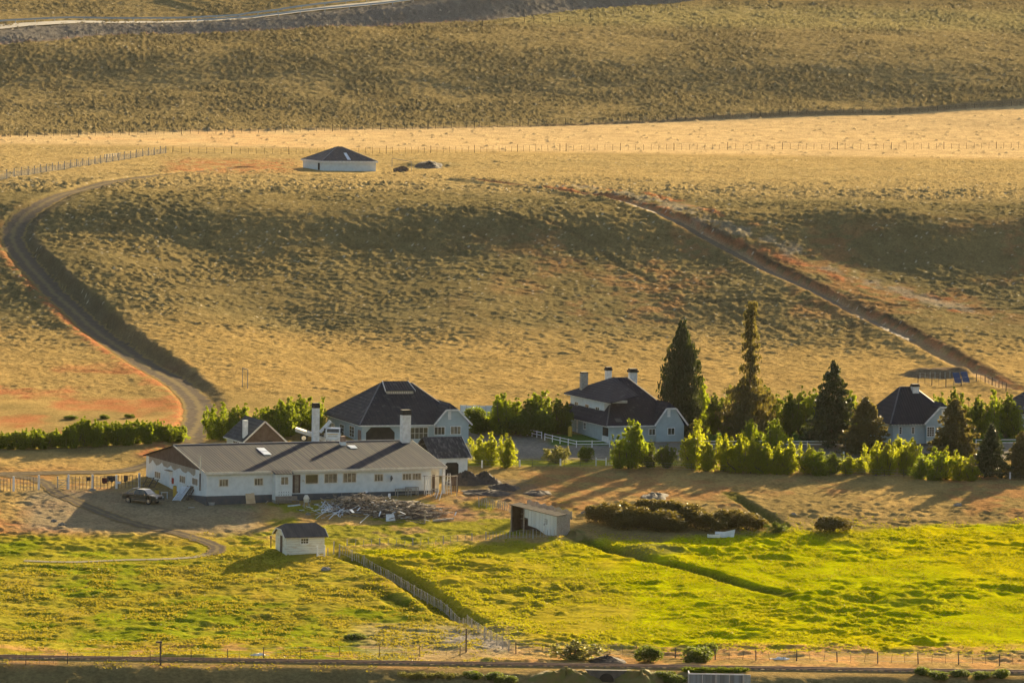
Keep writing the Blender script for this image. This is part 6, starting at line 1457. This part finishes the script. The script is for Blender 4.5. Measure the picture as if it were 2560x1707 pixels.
# highway
HW = [G(u, v) for u, v in [(-700,110)]]
cr = []
for i in range(0, len(TOPL)):
    p = np.array(TOPL[i]); t = np.array(TOPL[min(i + 1, len(TOPL) - 1)]) - np.array(TOPL[max(i - 1, 0)]); t = t / np.linalg.norm(t); cr.append(p + np.array([-t[1], t[0]]) * 27)
M['asphalt'] = mat('pale_asphalt', (.22, .195, .155), (.18, .16, .13), .6, .9)
zt = [float(H(p[0], p[1])) + .15 for p in cr]
ribbon('highway', dens(cr, 4), 4.2, M['asphalt'], .35, 0, 3)
def guard(label, P, off, i0, i1, lift=.35):
    D = dens(P, 4.0)[i0:i1]; q0 = D[0]; T = thing('guardrail', (q0[0], q0[1], float(H(q0[0], q0[1]))), label, 'guardrail', 'guardrails along the highway'); Q = []
    for i, p in enumerate(D):
        t = D[min(i + 1, len(D) - 1)] - D[max(0, i - 1)]; t = t / np.linalg.norm(t); p2 = p + np.array([-t[1], t[0]]) * off; Q.append(np.array([p2[0], p2[1], float(H(p2[0], p2[1])) + lift]))
    k = MB()
    for i in range(len(Q) - 1): k.bar(Q[i] + Zv(.75), Q[i + 1] + Zv(.75), .08, .55)
    k.build('rail', M['guard'], T)
    for q in Q[::2][:100]: MB().bar(q - Zv(1.2), q + Zv(.55), .18, .18).build('post', M['guard'], T)
M['guard'] = mat('guardrail_steel', (.30, .38, .45), (.36, .42, .46), .5, .5)
nD = len(dens(cr, 4.0))
guard('far guardrail running along the whole highway', cr, 7.0, 0, nD); guard('near guardrail starting midway along the highway', cr, -6.5, int(nD * .27), nD)
# railway
def railway():
    ys = 489.0; xs = np.arange(-95, 95, 1.6); z0 = float(H0(0, ys))
    T = thing('railway_track', (0, ys, z0), 'rusty railway line crossing the whole bottom of the picture', 'railway')
    M['rail'] = mat('rusty_rail', (.17, .10, .07), (.24, .15, .10), 3, .6, .4, .3); M['ballast'] = mat('railway_ballast', (.15, .12, .035), (.24, .13, .05), 3, .95, bmp=.1)
    V = []; F_ = []; n = 0; xs2 = np.arange(-95, 95.1, 1.0); prof = [(-1.4, -.2), (-1.0, .10), (1.0, .10), (1.4, -.2)]
    V = [(x, ys + b, float(H0(x, ys)) + z + .03 * math.sin(x * 3.1 + b)) for x in xs2 for b, z in prof]; F_ = [(i * 4 + j, (i + 1) * 4 + j, (i + 1) * 4 + j + 1, i * 4 + j + 1) for i in range(len(xs2) - 1) for j in range(3)]
    MB().add(V, F_).build('ballast', M['ballast'], T, smooth=True)
    for b in (-.55, .55): MB().bar((-95, ys + b, z0 + .20), (95, ys + b, z0 + .20), .07, .14).build('rail', M['rail'], T)
    xsl = sorted(list(np.arange(-62, 62, .72)), key=abs)
    big = MB()
    for i, x in enumerate(xsl):
        k = MB() if i < 100 else big; k.bar((x, ys - .95, z0 + .065), (x, ys + .95, z0 + .065), .22, .12)
        if k is not big: k.build('sleeper', M['wooddark'], T)
    o = big.build('sleeper', M['wooddark'], T); o['kind'] = 'stuff'
railway()
# culvert in the embankment
def culvert():
    q = G0(1512, 1684); F_ = Fr((q[0], q[1], q[2] - .9), 0); P = F_.P; T = thing('culvert', F_.o, 'dark stone culvert head wall with a round arch under the railway', 'culvert')
    z1 = F_.front(1512, 1671)[2]; zb = F_.front(1512, 1700)[2]; aL = F_.front(1462, 1671)[0]; aR = F_.front(1567, 1671)[0]; bL = F_.front(1492, 1698)[0]; bR = F_.front(1540, 1698)[0]
    k = MB(); y = -1.0; k.slab([P(bL, y, zb - 1.5), P(bR, y, zb - 1.5), P(bR, y, zb), P(aR, y, z1), P(aL, y, z1), P(bL, y, zb)], F_.b * .5); k.build('head_wall', M['concrete2'], T)
    za = F_.front(1516, 1682, y)[2]; c = F_.front(1516, 1700, y)[0]; rw = .75; pts = [P(c + rw * math.cos(t), y - .02, za - rw + rw * math.sin(t)) for t in np.linspace(0, math.pi, 12)] + [P(c - rw, y - .02, za - 2.5), P(c + rw, y - .02, za - 2.5)]
    MB().slab(pts, F_.b * .015).build('arch_opening', M['dark'], T)
M['concrete2'] = mat('dark_masonry', (.13, .115, .095), (.09, .08, .065), 1.5, .95)
culvert()
# metal container at the bottom
def container():
    d = ray(1722, 1682); Y = 476.; t = Y / d[1]; o = np.array([d[0] * t, Y, HC + d[2] * t - 2.4]); F_ = Fr(o, 0); a0 = F_.front(1722, 1690)[0]; a1 = F_.front(1858, 1690)[0]; a2 = F_.front(1878, 1690)[0]
    T = thing('metal_tank', F_.o, 'grey corrugated metal tank cut by the bottom edge of the picture', 'tank'); k = MB()
    MB().box(F_, a0, a1, 0, .05, -1, 2.38).build('front_panel', M['sheet2'], T)
    MB().box(F_, a0, a0 + .1, .051, 2.4, -1, 2.35).build('side_panel', M['steel'], T); MB().slab([F_.P(a1, 0, -1), F_.P(a2, .9, -1), F_.P(a2, .9, 2.2), F_.P(a1, 0, 2.38)], F_.b * .05).build('side_panel', M['steel'], T)
    MB().box(F_, a0 - .05, a1 + .05, -.06, -.002, 2.30, 2.42).build('rim', M['white'], T)
    for i in range(5): a = a0 + (a1 - a0) * i / 4; MB().box(F_, a - .05, a + .05, -.05, -.003, -1, 2.29).build('stiffener', M['steel'], T)
M['sheet2'] = streak_mat('dull_tank_sheet', (1, 0), (.22, .26, .28), (.12, .13, .13), .5, .6, .3)
container()
# bottom terrain mounds
heap('grassy mound left of the culvert', 1415, 1700, 70, 2.6, .9, 'grassm', 21, 'grassy_mound', 'grassy mounds', 'mound'); heap('grassy mound right of the culvert', 1600, 1702, 62, 2.6, .85, 'grassm', 23, 'grassy_mound', 'grassy mounds', 'mound')
# ================================================================== HAZE
def haze():
    k = MB(); F_ = Fr((0, 0, 0), 0); k.box(F_, -1300, 1300, -60, 2420, -40, 112); m = bpy.data.materials.new('golden_haze'); m.use_nodes = True; nt = m.node_tree; nt.nodes.remove(nt.nodes['Principled BSDF'])
    v = nt.nodes.new('ShaderNodeVolumePrincipled'); v.inputs['Density'].default_value = .000007; v.inputs['Color'].default_value = (.95, .90, .80, 1); v.inputs['Anisotropy'].default_value = .35
    nt.links.new(v.outputs[0], nt.nodes['Material Output'].inputs['Volume']); o = k.build('haze', m); o['kind'] = 'stuff'; o['label'] = 'thin golden evening haze filling the valley'
    o['category'] = 'haze'
haze()
